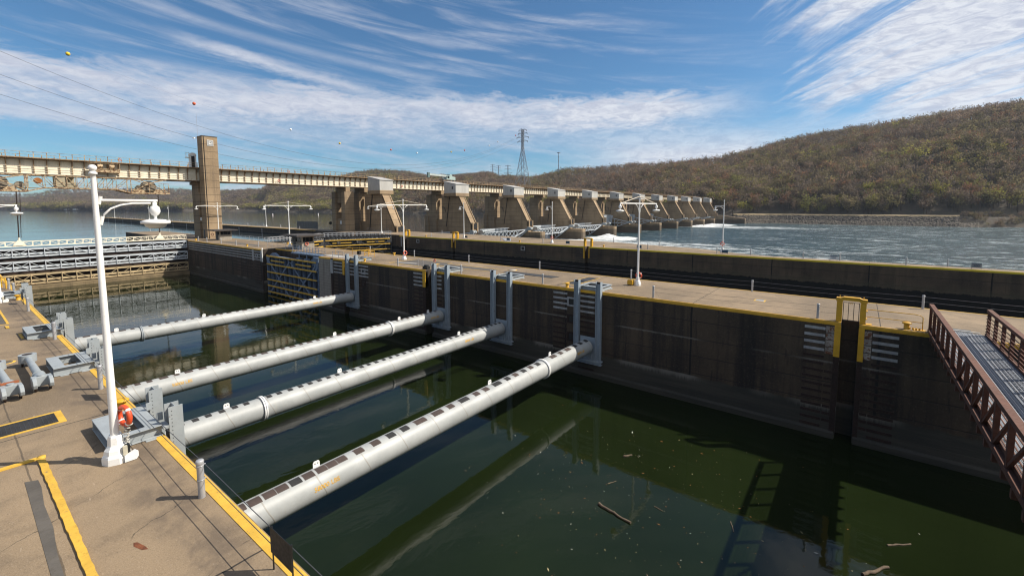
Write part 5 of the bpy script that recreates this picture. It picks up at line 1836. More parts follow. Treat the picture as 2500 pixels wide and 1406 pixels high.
flat('coating_patch', 'grey coated rectangle bordered in yellow at the far left of the near deck', 'coating', [(-60, 1.0), (-46.2, 1.0), (-46.2, 2.55), (-60, 2.55)], 0.003, PATCH, 0.002)
mb = MB((-50, 2.6, 0)); mb.box(-60, 2.56, 0.004, -46.1, 2.68, 0.012); mb.box(-46.2, 1.0, 0.004, -46.06, 2.56, 0.012)
q = mb.build('yellow_line', YELW); q.location = (-50, 2.6, 0); tag(q, 'yellow line around the grey rectangle at the far left', 'painted line')
mb = MB((-41.3, 3.0, 0)); mb.box(-41.9, 2.75, 0.004, -41.75, 3.7, 0.010); mb.box(-41.75, 2.75, 0.004, -40.2, 2.87, 0.010)
q = mb.build('yellow_line', YELW); q.location = (-41.3, 3.0, 0); tag(q, 'yellow corner line beside the second near wall hanger frame', 'painted line')
flat('yellow_chip', 'small yellow painted block lying on the near deck', 'block', [(-45.2, 2.40), (-44.4, 2.42), (-44.3, 2.56), (-45.1, 2.58)], 0.004, YELW, 0.05)
mb = MB((-34.6, 1.9, 0)); mb.lathe((-34.6, 1.75, 0), [(0.36, 0.003), (0.36, 0.010), (0.01, 0.011)], 20); q = mb.build('manhole_ring', YELW); q.location = (-34.6, 1.9, 0); tag(q, 'round yellow painted manhole ring behind the jack struts', 'manhole')
mb = MB((-34.6, 1.9, 0)); mb.lathe((-34.6, 1.75, 0), [(0.26, 0.011), (0.26, 0.016), (0.01, 0.017)], 20); mb.build('manhole_lid', PATCH, q)
# middle wall
flat('coating_patch', 'wide grey coated area with yellow outline upstream of the white X sign', 'coating', [(-53.8, 40.0), (-46.4, 40.0), (-46.2, 42.0), (-36.7, 42.05), (-36.4, 43.9), (-46.2, 43.95), (-46.3, 45.0), (-53.7, 45.0)], 0.003, PATCH, 0.002)
mb = MB((-46, 42, 0))
for a, b, c_, d in ((-54.0, 39.86, -46.2, 39.98), (-46.1, 41.88, -36.5, 41.99), (-46.1, 43.98, -36.5, 44.09), (-54.0, 45.02, -46.2, 45.12), (-54.1, 40, -53.95, 45.0)): mb.box(a, b, 0.004, c_, d, 0.008)
q = mb.build('yellow_line', YELW); q.location = (-46, 42, 0); tag(q, 'yellow outline around the wide grey area of the middle wall', 'painted line')
flat('coating_patch', 'pale coating strip inside the grey area near the twin lamp post', 'coating', [(-53.2, 40.8), (-49.8, 41.4), (-49.9, 41.9), (-53.3, 41.3)], 0.006, LPATCH, 0.002)
flat('coating_patch', 'white coated area between the blue gate walkway and yellow railings', 'coating', [(-71.5, 39.6), (-66.5, 39.2), (-62.5, 40.2), (-66.0, 41.0), (-71.0, 40.9)], 0.003, LPATCH, 0.002)
flat('coating_patch', 'grey coated area between the far cabin and the nearer cabin', 'coating', [(-118, 40.2), (-99, 40.3), (-99, 42.2), (-118, 42.0)], 0.003, PATCH, 0.002)
rm = flat('rubber_mat', 'long black rubber mat on the middle wall behind the third hanger frame', 'mat', [(-34.5, 42.25), (-27.3, 42.15), (-27.1, 43.5), (-34.4, 43.6)], 0.003, RUBBER, 0.03)
hm = thing('rubber_mat', 'slanting dark mat with yellow border behind the nearest middle wall hanger', 'mat', (-23.7, 42.6, 0))
mb = MB(hm.location); mb.box(-24.35, 39.95, 0.003, -23.0, 45.4, 0.012); mb.build('mat_panel', RUBBER, hm)
mb = MB(hm.location); mb.box(-24.47, 39.8, 0.003, -24.36, 45.5, 0.010); mb.box(-22.99, 39.8, 0.003, -22.88, 45.5, 0.010); mb.box(-24.36, 39.8, 0.003, -22.99, 39.94, 0.010); mb.box(-24.36, 45.41, 0.003, -22.99, 45.5, 0.010)
mb.build('yellow_border', YELW, hm)
sh_ = thing('hatch_cover', 'small pale hatch with yellow border on the middle wall', 'hatch', (-6.4, 42.8, 0))
mb = MB(sh_.location); mb.box(-6.83, 42.33, 0.003, -5.98, 43.27, 0.008); mb.build('yellow_border', YELW, sh_)
mb = MB(sh_.location); mb.box(-6.72, 42.45, 0.008, -6.09, 43.15, 0.02); mb.build('lid', GALV, sh_)
mb = MB((-34.8, 44.6, 0)); mb.lathe((-34.83, 44.6, 0), [(0.62, 0.003), (0.62, 0.008), (0.02, 0.009)], 24); q = mb.build('manhole_ring', YELW); q.location = (-34.8, 44.6, 0); tag(q, 'round manhole with yellow rim on the middle wall', 'manhole')
mb = MB((-34.8, 44.6, 0)); mb.lathe((-34.83, 44.6, 0), [(0.5, 0.009), (0.5, 0.014), (0.02, 0.015)], 24); mb.build('manhole_lid', LPATCH, q)
# yellow box, X sign, hoop, signal lamp, dark box
yb_ = thing('equipment_box', 'yellow steel box beside the nearest twin lamp post', 'box', (-18.3, 43.25, 0))
mb = MB(yb_.location); mb.prism([(-18.58, 0.10), (-18.58, 0.52), (-18.48, 0.60), (-18.12, 0.60), (-18.02, 0.52), (-18.02, 0.10)], 'y', 42.95, 43.5); mb.build('box_shell', YEL, yb_, bevel=0.01)
mb = MB(yb_.location); mb.box(-18.52, 43.0, 0.0, -18.08, 43.45, 0.10); mb.build('box_foot', DARKG, yb_)
xs_ = thing('warning_sign', 'small red sign with white X behind the second hanger frame', 'sign', (-47.2, 42.6, 0))
mb = MB(xs_.location); mb.box(-47.6, 42.2, 0.003, -46.6, 43.1, 0.03); mb.build('sign_base', YELW, xs_)
mb = MB(xs_.location); mb.cyl((-47.2, 42.6, 0.03), (-47.2, 42.6, 0.4), 0.03, n=6); mb.build('sign_pole', GALV, xs_)
mb = MB(xs_.location); mb.box(-47.42, 42.56, 0.32, -46.98, 42.59, 0.76); sp_ = mb.build('sign_panel', RED, xs_)
mb = MB(xs_.location); mb.bar((-47.40, 42.55, 0.34), (-47.0, 42.55, 0.74), 0.015, 0.10, (0, 1, 0)); mb.bar((-47.40, 42.545, 0.74), (-47.0, 42.545, 0.34), 0.015, 0.10, (0, 1, 0)); mb.build('white_cross', WHITE, sp_)
mb = MB((-47, 39.85, 0))
for x in (-47.45, -46.45): mb.cyl((x, 39.85, 0), (x, 39.85, 1.0), 0.035, n=8)
mb.cyl((-47.45, 39.85, 0.98), (-46.45, 39.85, 0.98), 0.03, n=8)
q = mb.build('pipe_hoop', GALV); q.location = (-47, 39.85, 0); tag(q, 'grey pipe hoop standing on the grey coated area', 'hoop')
sl_ = thing('signal_light', 'black signal light on a short stand behind the farthest hanger frame', 'signal light', (-61.1, 39.7, 0))
mb = MB(sl_.location)
for x in (-61.25, -60.95): mb.cyl((x, 39.7, 0), (x, 39.7, 0.75), 0.03, n=6)
mb.box(-61.4, 39.5, 0, -60.8, 39.9, 0.1); mb.build('stand', GALV, sl_)
mb = MB(sl_.location); mb.box(-61.4, 39.55, 0.75, -60.8, 39.9, 1.3); mb.build('housing', BLACK, sl_)
mb = MB(sl_.location); mb.cyl((-61.1, 39.53, 1.03), (-61.1, 39.55, 1.03), 0.2, n=14); mb.build('lens', GLASSD, sl_)
mb = MB((-44.0, 38.6, 0)); mb.box(-44.75, 38.3, 0.0, -43.9, 38.9, 0.38); mb.box(-44.6, 38.4, 0.38, -44.1, 38.8, 0.55)
q = mb.build('equipment_box', BLACK); q.location = (-44.0, 38.6, 0); tag(q, 'black box at the wall slot beside the second middle wall hanger', 'box')
# rails round the gate recess
def railing(label, pts, m, h=1.05, mid=0.52, r=0.03, group=None, name='handrail'):
    mb = MB(pts[0])
    for p in pts: mb.cyl(p, (p[0], p[1], p[2]+h), r, n=6)
    for a, b in zip(pts[:-1], pts[1:]):
        for z in (mid, h): mb.cyl((a[0], a[1], a[2]+z), (b[0], b[1], b[2]+z), r*0.85, n=6)
    q = mb.build(name, m); q.location = pts[0]
    return tag(q, label, 'handrail', group)


railing('thin grey handrail along the back of the gate recess', [(x, 40.7, 0) for x in (-94.5, -92.5, -90.0, -87.0, -84.0, -81.5)], GALV)
railing('grey handrail between the far cabin and the closed gates', [(x, 46.9, 0) for x in (-123.5, -121, -118.5, -116, -113.5, -111, -108.6)], GALV)
railing('yellow handrail frame on the middle wall behind the white coated area', [(-64.3, 44.0, 0), (-63.0, 41.9, 0), (-61.9, 41.9, 0), (-61.9, 43.0, 0)], YEL, r=0.04)
railing('yellow handrail beside the end of the blue gate walkway', [(-70.2, 41.2, 0), (-68.9, 43.5, 0), (-66.5, 45.2, 0)], YEL, r=0.035)
railing('grey chained stanchions at the corner of the patched wall panel', [(-66.2, 38.3, 0), (-65.0, 38.6, 0), (-64.2, 38.9, 0)], GALV, r=0.05)
railing('yellow tube handrail at the far left end of the near wall', [(-69.5, 3.0, 0), (-68.0, 3.7, 0), (-66.6, 3.9, 0)], YEL, r=0.05)
railing('faint handrail on the river wall below the first dam pier', [(x, 90.5, 0) for x in (-134, -130, -126, -122)], GALV)
mb = MB((-68.5, 2.8, 0)); mb.prism([(-70.5, 0.0), (-66.8, 0.0), (-66.8, 0.35), (-67.3, 0.9), (-70.5, 1.0)], 'y', 2.0, 3.2)
q = mb.build('gate_machine', STEELB); q.location = (-68.5, 2.8, 0); tag(q, 'grey gate machine at the far left behind the yellow handrail', 'machine')

# ---- signs
def board(label, x, y, face, text=None, w=0.95, z0=0.22, h=0.55, back=False, rz=0.0):
    r_ = thing('distance_sign', label, 'sign', (x, y, 0), rz, 'distance signs')
    mb = MB()
    for q in (-w/2+0.03, w/2-0.03): mb.cyl((q, 0.02, 0), (q, 0.02, z0+h), 0.018, n=6)
    mb.build('sign_leg', BLACK, r_)
    mb = MB(); mb.box(-w/2, -0.012, z0, w/2, 0.0, z0+h); sp = mb.build('sign_panel', face, r_)
    if text:
        mb = MB(); mb.box(-w/2, -0.018, z0+h-0.10, w/2, -0.013, z0+h+0.005); mb.build('blue_band', BLUES, sp)
        text_mesh(text, 0.36, 'number', BLUES, sp, lambda a, b, c_: Vector((a*1.05, -0.018-c_, z0+h*0.40+b)))
    return r_


board('blue topped grey sign reading 400 on the river wall', 12.33, 81.6, GREYS, '400')
board('white sign reading 350 in blue on the river wall', -2.75, 81.6, SIGNW, '350')
b0 = board('plain blue sign below the last river wall lamp post', -17.9, 81.9, BLUES)
for x, l in ((-33.2, 'plain blue sign behind the nearest twin lamp post'), (-49.6, 'plain blue sign on the river wall left of its nearest yellow frame'), (-66.0, 'plain blue sign on the river wall above the grey ramp'), (-79.8, 'plain blue sign between the two upstream yellow frames of the river wall')):
    dup(b0, (x, 82.0 if x > -40 else 82.9, 0), None, l)
n0 = board('black backed sign at the bottom edge by the water in front of the nearest pipe', -9.42, 4.02, BLACK, w=0.95, z0=0.42, h=0.60)
for x, l in ((-24.75, 'black backed sign hidden behind the nearest lamp post'), (-39.2, 'black backed sign beside the third near wall rail post'), (-54.9, 'black backed sign by the yellow bollard of the near wall')):
    dup(n0, (x, 4.02, 0), None, l)
flat('steel_ramp', 'grey steel ramp plate lying on the river wall', 'ramp', [(-74.0, 90.0), (-71.5, 91.0), (-65.3, 83.0), (-66.6, 82.6)], 0.003, GALV, 0.05)
mb = MB((-165, 85, 0))
for i in range(9):
    mb.box(-171.5+1.9*i, 85.0, 0.0, -171.42+1.9*i, 85.05, 2.9)
for z in (0.15, 1.5, 2.85): mb.box(-171.5, 85.02, z, -156.2, 85.06, z+0.05)
mb.box(-171.4, 85.06, 0.1, -156.3, 85.08, 2.8)
q = mb.build('screen_fence', paint('grey_mesh_screen', (0.11, 0.115, 0.115), 0.7)); q.location = (-165, 85, 0); tag(q, 'grey mesh screen fence on the guide wall left of the dam', 'fence')
mb = MB((-146.5, 84, 0)); mb.cyl((-146.5, 84.5, 0), (-146.5, 84.5, 2.1), 0.06, n=6); mb.cyl((-146.55, 84.4, 2.6), (-146.45, 84.4, 2.6), 0.55, n=20)
q = mb.build('round_sign', DARKG); q.location = (-146.5, 84, 0); tag(q, 'round grey sign on a pole beside the free standing bridge leg', 'sign')

# ---- jack struts lying on the near deck
def strut(label, loc):
    r_ = thing('jack_strut', label, 'strut', loc, 0, 'grey jack struts lying on the near deck')
    mb = MB()
    prof = []
    mb.cyl((-3.1, 0, 0.22), (-3.1, 0, 0.60), 0.33, n=24); rg = mb.build('eye_ring', STEEL, r_, bevel=0.01)
    mb = MB(); mb.cyl((-3.1, 0, 0.601), (-3.1, 0, 0.606), 0.19, n=20); mb.build('bushing', RUST, rg)
    mb = MB(); mb.cyl((-2.85, 0, 0.42), (0.95, 0, 0.42), 0.13, 0.15, n=20); mb.cyl((0.85, 0, 0.42), (1.6, 0, 0.42), 0.20, 0.20, n=20); mb.cyl((0.78, 0, 0.42), (0.86, 0, 0.42), 0.22, n=20)
    mb.build('strut_tube', STEEL, r_)
    mb = MB(); mb.box(1.5, -0.24, 0.18, 1.8, 0.24, 0.60)
    mb.cyl((1.62, 0, 0.60), (1.62, 0, 0.66), 0.12, n=8)
    for s in (-1, 1):
        mb.prism([(1.5, 0.17), (2.05, 0.14), (2.28, 0.23), (2.34, 0.38), (2.28, 0.53), (2.05, 0.62), (1.5, 0.60)], 'y', s*0.25-0.065, s*0.25+0.065)
    mb.build('clevis', STEEL, r_, bevel=0.012)
    mb = MB()
    for s in (-1, 1):
        mb.cyl((1.9, s*0.22-0.04, 0.12), (1.9, s*0.22+0.04, 0.12), 0.12, n=14); mb.cyl((-3.1, s*0.2-0.04, 0.11), (-3.1, s*0.2+0.04, 0.11), 0.11, n=14)
    mb.build('castor', RUST, r_)
    return r_


JS = strut('grey jack strut lying on the near deck beside the second hanger frame', (-29.9, 2.40, 0))
J2 = dup(JS, (-29.4, 1.42, 0), 0.03, 'grey jack strut with a rusty clamp at the left picture edge')
mb = MB(); mb.box(1.35, -0.26, 0.61, 1.5, 0.26, 0.68); mb.build('clamp', paint('fresh_rust', (0.30, 0.09, 0.03), 0.8), J2)
mb = MB((-45.2, 3.6, 0)); mb.prism([(-41.9, 0.0), (-41.2, 0.0), (-41.2, 0.18), (-41.35, 0.32), (-41.7, 0.34), (-41.88, 0.2)], 'y', 3.15, 3.75)
q = mb.build('rubber_fender', BLACK); q.location = (-45.2, 3.6, 0); tag(q, 'curled black rubber fender behind the second near wall hanger frame', 'fender')

# ---- floating wood and scum in the near lock
def log(label, a, b, r, seed):
    r = float(r); rr = random.Random(seed)
    a = Vector(a); b = Vector(b); n = 9
    pts = []; rs = []
    side = (b-a).cross(Vector((0, 0, 1))).normalized()
    for i in range(n):
        t_ = i/(n-1); p = a.lerp(b, t_)+side*rr.uniform(-0.25, 0.25)*r*2; p.z = WZ+0.35*r
        pts.append(p); rs.append(r*rr.uniform(0.8, 1.1)*(1-0.3*t_))
    mb = MB(a); mb.tube(pts, rs, 8)
    q = mb.build('floating_log', BARK); q.location = a
    return tag(q, label, 'driftwood', 'floating wood in the lock')


log('long brown log floating below the nearest strut pipe', (-10.62, 21.34, WZ), (-8.60, 20.98, WZ), 0.09, 1)
log('short stubby piece of driftwood nearest the middle wall shadow', (-11.5, 26.64, WZ), (-11.15, 27.15, WZ), 0.08, 2)
log('pale curved branch floating at the lower right', (1.95, 27.15, WZ), (2.85, 27.95, WZ), 0.05, 3)
log('pale log cut by the bottom edge at the lower right', (1.0, 24.2, WZ), (1.9, 25.45, WZ), 0.09, 4)
log('thin bent stick floating above the long log', (-11.05, 23.35, WZ), (-10.75, 23.9, WZ), 0.03, 5)
log('dark thin stick floating right of the long log', (-8.1, 23.05, WZ), (-7.6, 22.95, WZ), 0.03, 6)
log('short stick floating far right of the long log', (-4.5, 24.3, WZ), (-4.2, 23.6, WZ), 0.03, 7)
mb = MB((-8, 24, WZ)); rr = random.Random(21)
mats_d = [BARK, paint('pale_leaf_scrap', (0.42, 0.33, 0.18), 0.9), paint('orange_leaf_scrap', (0.30, 0.11, 0.03), 0.9), paint('white_scrap', (0.6, 0.58, 0.52), 0.9)]
for i in range(420):
    x = rr.gauss(-8.5, 5.6); y = rr.gauss(23.0, 5.0)
    if not (-19.4 < x < 12 and 6 < y < 33): continue
    s_ = abs(rr.gauss(0.0, 0.013))+0.008; a = rr.uniform(0, 6.28); l = s_*rr.choice((1, 1, 1.5, 3.5))
    ca, sa = math.cos(a), math.sin(a); zz0 = WZ+0.006+0.006*rr.random()
    mb.slot = rr.choice((0, 0, 1, 1, 2, 2, 3))
    mb.add([(x-ca*l-sa*s_*.5, y-sa*l+ca*s_*.5, zz0), (x+ca*l*.2-sa*s_, y+sa*l*.2+ca*s_, zz0), (x+ca*l, y+sa*l, zz0+0.004), (x+sa*s_*.6, y-ca*s_*.6, zz0)], [(0, 3, 2, 1)])
q = mb.build('floating_debris', mats_d, fixn=False); q.location = (-8, 24, WZ); tag(q, 'scattered leaf scraps and chips floating on the lock water', 'debris', kind='stuff')

# ---- mobile crane on the bridge
cr = thing('mobile_crane', 'pale green mobile crane with lowered boom parked on the bridge', 'crane', (-140, 134, 18.3))
o = cr.location
mb = MB(o); mb.box(-141.1, 131.0, 18.9, -138.9, 138.6, 19.7)
mb.build('carrier', DARKG, cr)
mb = MB(o); mb.prism([(133.2, 19.7), (138.4, 19.7), (138.4, 21.0), (136.6, 21.2), (136.3, 21.9), (135.2, 21.9), (134.9, 21.4), (133.6, 21.3)], 'x', -140.8, -139.2)
mb.build('upper_body', paint('pale_green_paint', (0.34, 0.43, 0.40), 0.5), cr)
mb = MB(o); mb.box(-139.19, 133.7, 20.3, -139.15, 134.8, 21.2); mb.build('cab_window', GLASSD, cr)
mb = MB(o); mb.bar((-140, 134.2, 21.2), (-140, 124.3, 21.4), 0.7, 0.75); mb.bar((-140, 128.0, 21.35), (-140, 123.6, 21.45), 0.5, 0.5)
mb.build('boom', paint('pale_grey_green', (0.42, 0.47, 0.45), 0.5), cr)
mb = MB(o); mb.box(-140.3, 123.3, 20.2, -139.7, 124.4, 22.2); mb.bar((-140, 132.6, 19.7), (-140, 130.6, 21.1), 0.3, 0.3); mb.build('boom_head', paint('dark_green_grey', (0.10, 0.16, 0.16), 0.6), cr)
for y in (131.8, 133.2, 136.6, 138.0):
    mb = MB(o); mb.cyl((-141.2, y, 18.86), (-138.8, y, 18.86), 0.55, n=16); mb.build('wheel', BLACK, cr)
# ================================================================== LAND, WOODS, POWER LINE
RIDGE = [(-94.04, 4500, 74.7), (-86.45, 4500, 100.3), (-84.83, 4300, 91.0), (-83.32, 3400, 96.8), (-81.48, 3300, 105.5), (-77.45, 3200, 106.4), (-75.08, 3000, 103.3), (-73.24, 2800, 92.8), (-70.57, 2600, 89.2), (-66.95, 1900, 74.1), (-66.33, 1600, 76.6), (-62.81, 1550, 82.9), (-60.19, 1550, 97.2), (-58.37, 1550, 111.4), (-56.99, 1550, 122.8), (-54.64, 1500, 127.0), (-51.26, 1450, 122.3), (-48.8, 1400, 108.3), (-45.77, 1350, 103.2), (-41.14, 1300, 107.4), (-39.84, 1250, 93.6), (-35.42, 1080, 80.9), (-33.35, 1020, 84.0), (-31.29, 1010, 93.8), (-27.73, 990, 94.8), (-25.24, 975, 97.9), (-20.39, 950, 97.7), (-15.79, 925, 99.8), (-13.17, 915, 102.9), (-9.46, 900, 111.1), (-7.51, 895, 119.0), (-5.64, 890, 125.5), (-3.83, 888, 128.8), (-0.44, 885, 132.7), (2.67, 885, 135.7), (5.51, 888, 139.2), (8.1, 893, 142.9), (10.47, 900, 145.5), (16.45, 930, 149.4), (23.65, 1000, 147.2), (45, 1300, 140), (60, 1600, 120)]
SHORE = [(-100, 3300), (-86.54, 3049), (-84.18, 2131), (-78.8, 1801), (-72.3, 1536), (-66.66, 1287), (-64.42, 1146), (-58.99, 998), (-52.1, 876), (-43.24, 739), (-35.38, 648), (-21.11, 555), (-13.2, 528), (-11.2, 520), (-8, 530), (0, 520), (8, 527), (12, 548), (23, 590), (45, 780), (60, 1100)]
TREE_H = 15.0
_ra = np.array([r[0] for r in RIDGE]); _rd = np.array([r[1] for r in RIDGE], float); _rz = np.array([r[2] for r in RIDGE])-TREE_H
_sa = np.array([r[0] for r in SHORE]); _sd = np.array([r[1] for r in SHORE], float)


def vnoise(x, y, seed=0):
    """smooth value noise on numpy arrays"""
    xi = np.floor(x).astype(int); yi = np.floor(y).astype(int)
    fx = x-xi; fy = y-yi
    fx = fx*fx*(3-2*fx); fy = fy*fy*(3-2*fy)

    def h(a, b):
        n = (a*374761393+b*668265263+seed*1442695041) & 0x7fffffff
        n = ((n ^ (n >> 13))*1274126177) & 0x7fffffff
        return ((n ^ (n >> 16)) & 0xffff)/65535.0
    return (h(xi, yi)*(1-fx)+h(xi+1, yi)*fx)*(1-fy)+(h(xi, yi+1)*(1-fx)+h(xi+1, yi+1)*fx)*fy


def terrain(az, t):
    """az in degrees (numpy), t = 0 at the shore, 1 on the ridge, up to 2 behind it -> x, y, z"""
    ds = np.interp(az, _sa, _sd); dr = np.interp(az, _ra, _rd); rz = np.interp(az, _ra, _rz)
    d = ds+(dr-ds)*t
    up = np.clip((az+13.6)/0.6, 0, 1)             # 1 downstream of the dam
    zs = UZ*(1-up)+WZ*up
    bank_w = np.where(up > 0.5, 15.0, 12.0)
    bank_h = np.where(up > 0.5, 9.2, 3.6)
    e = d-ds
    z = zs-1.0+bank_h*np.clip(e/bank_w, -0.3, 1)
    flat_w = np.where(az > -13.6, 12.0, 10.0)
    tt = np.clip((e-bank_w-flat_w)/np.maximum(dr-ds-bank_w-flat_w, 1.0), 0, 2.2)
    zb = zs-1.0+bank_h
    left = np.clip((-az-55)/12.0, 0, 1)           # far hills rise more slowly from a flat wooded shore
    p = 0.82+0.9*left
    prof = np.where(tt <= 1, np.power(np.clip(tt, 0, 1), p), 1-0.25*(tt-1)**2)
    x = d*np.sin(np.radians(az)); y = d*np.cos(np.radians(az))
    n = (vnoise(x/140+9, y/140+5, 1)-0.5)*26+(vnoise(x/48+3, y/48+8, 2)-0.5)*9
    nm = np.clip(tt*4, 0, 1)*np.clip(np.abs(1-tt)*3.0+0.15, 0, 1)
    z = np.where(tt > 0, zb+(rz-zb)*prof+n*nm, z)
    return x, y, z


azs = np.arange(-99, 59.01, 0.5)
ts = np.concatenate([[-0.012, 0.0], np.linspace(0.006, 0.10, 14), np.linspace(0.12, 1.0, 40), np.linspace(1.06, 1.9, 10)])
A, T_ = np.meshgrid(azs, ts, indexing='ij')
xx, yy_, zz2 = terrain(A, T_)
na, nt = A.shape
V = np.stack([xx.ravel(), yy_.ravel(), zz2.ravel()], 1)
me = bpy.data.meshes.new('hillside')
F = [(i*nt+j, (i+1)*nt+j, (i+1)*nt+j+1, i*nt+j+1) for i in range(na-1) for j in range(nt-1)]
me.from_pydata(V.tolist(), [], F)
me.polygons.foreach_set('use_smooth', [True]*len(F))
me.materials.append(TERR)
hill = bpy.data.objects.new('hills', me); COL.objects.link(hill); hill['kind'] = 'structure'
bm = bmesh.new(); bm.from_mesh(me); bmesh.ops.recalc_face_normals(bm, faces=bm.faces); bm.to_mesh(me); bm.free()

# riprap embankment and its grassy top along the far bank, downstream of the dam
aa = np.arange(-11.6, 7.3, 0.12)


def strip_obj(name, dlist, m, rough=0.0, seed=3):
    """strip along the bank at given (distance from shore, z) stations"""
    rr = np.random.RandomState(seed)
    ds = np.interp(aa, _sa, _sd)
    vs = []
    k = len(dlist)
    for i, a in enumerate(aa):
        for j, (e, z) in enumerate(dlist):
            d = ds[i]+e+rr.uniform(-rough, rough)
            vs.append((d*math.sin(math.radians(a)), d*math.cos(math.radians(a)), z+rr.uniform(-rough, rough)*0.6))
    fs = [(i*k+j, (i+1)*k+j, (i+1)*k+j+1, i*k+j+1) for i in range(len(aa)-1) for j in range(k-1)]
    mb = MB(vs[0]); mb.add(vs, fs)
    q = mb.build(name, m); q.location = vs[0]
    return q


q = strip_obj('riprap_bank', [(-3.0, -9.6)]+[(-2.0+1.05*i, -8.7+0.80*i) for i in range(12)], RIPRAP, 0.45)
q['kind'] = 'structure'
q = strip_obj('grass_verge', [(9.2, -0.1), (10.2, 0.75), (13.5, 1.0), (19.0, 0.9), (26.0, 1.2)], GRASS, 0.12, 5)
q['kind'] = 'structure'
# loose stones along the waterline
rr = np.random.RandomState(4)
mb = MB((0, 515, WZ))
for i in range(2600):
    a = rr.uniform(-11.4, 8.5); e = rr.uniform(-3.4, 2.4)
    d = float(np.interp(a, _sa, _sd))+e
    x = d*math.sin(math.radians(a)); y = d*math.cos(math.radians(a)); z = WZ-0.2+max(0, (e+2.5)*0.75)
    r = rr.uniform(0.25, 0.85)
    p = [(x+r*rr.uniform(.7, 1.1), y, z), (x, y+r*rr.uniform(.6, 1), z), (x-r*rr.uniform(.7, 1.1), y, z), (x, y-r*rr.uniform(.6, 1), z), (x+rr.uniform(-.2, .2)*r, y+rr.uniform(-.2, .2)*r, z+r*rr.uniform(.5, .9))]
    mb.add(p, [(0, 1, 4), (1, 2, 4), (2, 3, 4), (3, 0, 4)])
q = mb.build('shore_stones', paint('pale_stone', (0.22, 0.185, 0.14), 0.95, var=0.5, scale=0.9, dirt=0.6)); q.location = (0, 515, WZ)
tag(q, 'band of pale stones along the far waterline below the dam', 'stones', kind='stuff')
mb = MB((-270, 640, 0))


# ---- trees
def tree_geo(rs, kind, n_tw, n_lf, branches=9):
    """returns verts (unit tree, height ~1), quads, part id (0 trunk, 1 crown), tint brightness"""
    v = []; f = []; pid = []

    def bar3(p, q, r0, r1):
        p = np.array(p); q = np.array(q); d = q-p; d /= np.linalg.norm(d)+1e-9
        u = np.array((0, 0, 1.)) if abs(d[2]) < 0.9 else np.array((1., 0, 0))
        a = np.cross(d, u); a /= np.linalg.norm(a); b = np.cross(d, a)
        k = len(v)
        for c, r in ((p, r0), (q, r1)):
            for i in range(3):
                t = 2*math.pi*i/3
                v.append(tuple(c+a*r*math.cos(t)+b*r*math.sin(t)))
        for i in range(3):
            f.append((k+i, k+(i+1) % 3, k+3+(i+1) % 3, k+3+i)); pid.append(0)

    lean = rs.uniform(-0.05, 0.05, 2)
    bar3((0, 0, -0.05), (lean[0]*0.5, lean[1]*0.5, 0.45), 0.018, 0.013)
    bar3((lean[0]*0.5, lean[1]*0.5, 0.45), (lean[0], lean[1], 0.82), 0.013, 0.004)
    cw = {'bare': 0.26, 'green': 0.30, 'bush': 0.42}[kind]
    c0 = {'bare': 0.34, 'green': 0.30, 'bush': 0.02}[kind]
    tips = []
    for i in range(branches):
        h = rs.uniform(c0, 0.72)
        a = rs.uniform(0, 2*math.pi)
        L = cw*rs.uniform(0.7, 1.15)
        p = np.array((lean[0]*h, lean[1]*h, h)); q = p+np.array((math.cos(a)*L*0.85, math.sin(a)*L*0.85, rs.uniform(0.10, 0.30)))
        bar3(p, q, 0.006, 0.002)
        tips += [q, p+(q-p)*0.6]
    tips = np.array(tips)

    def quad(c, ax, bx):
        k = len(v)
        v.extend([tuple(c-ax-bx), tuple(c+ax-bx*0.6), tuple(c+ax*0.7+bx), tuple(c-ax+bx*0.8)])
        f.append((k, k+1, k+2, k+3)); pid.append(1)
    for i in range(n_tw):        # thin upright twig slivers
        t = tips[rs.randint(len(tips))]
        c = t+rs.normal(0, 1, 3)*np.array((0.06, 0.06, 0.07))
        c[2] = min(c[2], 1.0)
        d = np.array((c[0]*1.6+rs.normal(0, .25), c[1]*1.6+rs.normal(0, .25), 1.0)); d /= np.linalg.norm(d)
        s = np.cross(d, rs.normal(0, 1, 3)); s /= np.linalg.norm(s)+1e-9
        quad(c, s*rs.uniform(0.004, 0.011), d*rs.uniform(0.04, 0.085))
    for i in range(n_lf):
        t = tips[rs.randint(len(tips))]
        c = t+rs.normal(0, 1, 3)*np.array((0.065, 0.065, 0.06))
        n = rs.normal(0, 1, 3); n /= np.linalg.norm(n)
        a = np.cross(n, rs.normal(0, 1, 3)); a /= np.linalg.norm(a)+1e-9
        b = np.cross(n, a)
        s = rs.uniform(0.014, 0.034)
        quad(c, a*s, b*s)
    return np.array(v), f, np.array(pid)


TINTS = {'bare': [(0.235, 0.185, 0.140), (0.205, 0.165, 0.130), (0.265, 0.195, 0.140), (0.175, 0.140, 0.115)],
         'green': [(0.270, 0.255, 0.075), (0.225, 0.225, 0.080), (0.320, 0.295, 0.085)],
         'red': [(0.270, 0.150, 0.095), (0.290, 0.170, 0.105)],
         'olive': [(0.225, 0.195, 0.095), (0.245, 0.205, 0.115), (0.205, 0.175, 0.100)]}
rs = np.random.RandomState(12)
FAR_GEO = [tree_geo(rs, 'bare', 46, 34, 7) for _ in range(5)]+[tree_geo(rs, 'green', 12, 85, 7) for _ in range(4)]
SHAPE_OF = {'bare': (0, 5), 'red': (0, 5), 'olive': (2, 9), 'green': (5, 9)}


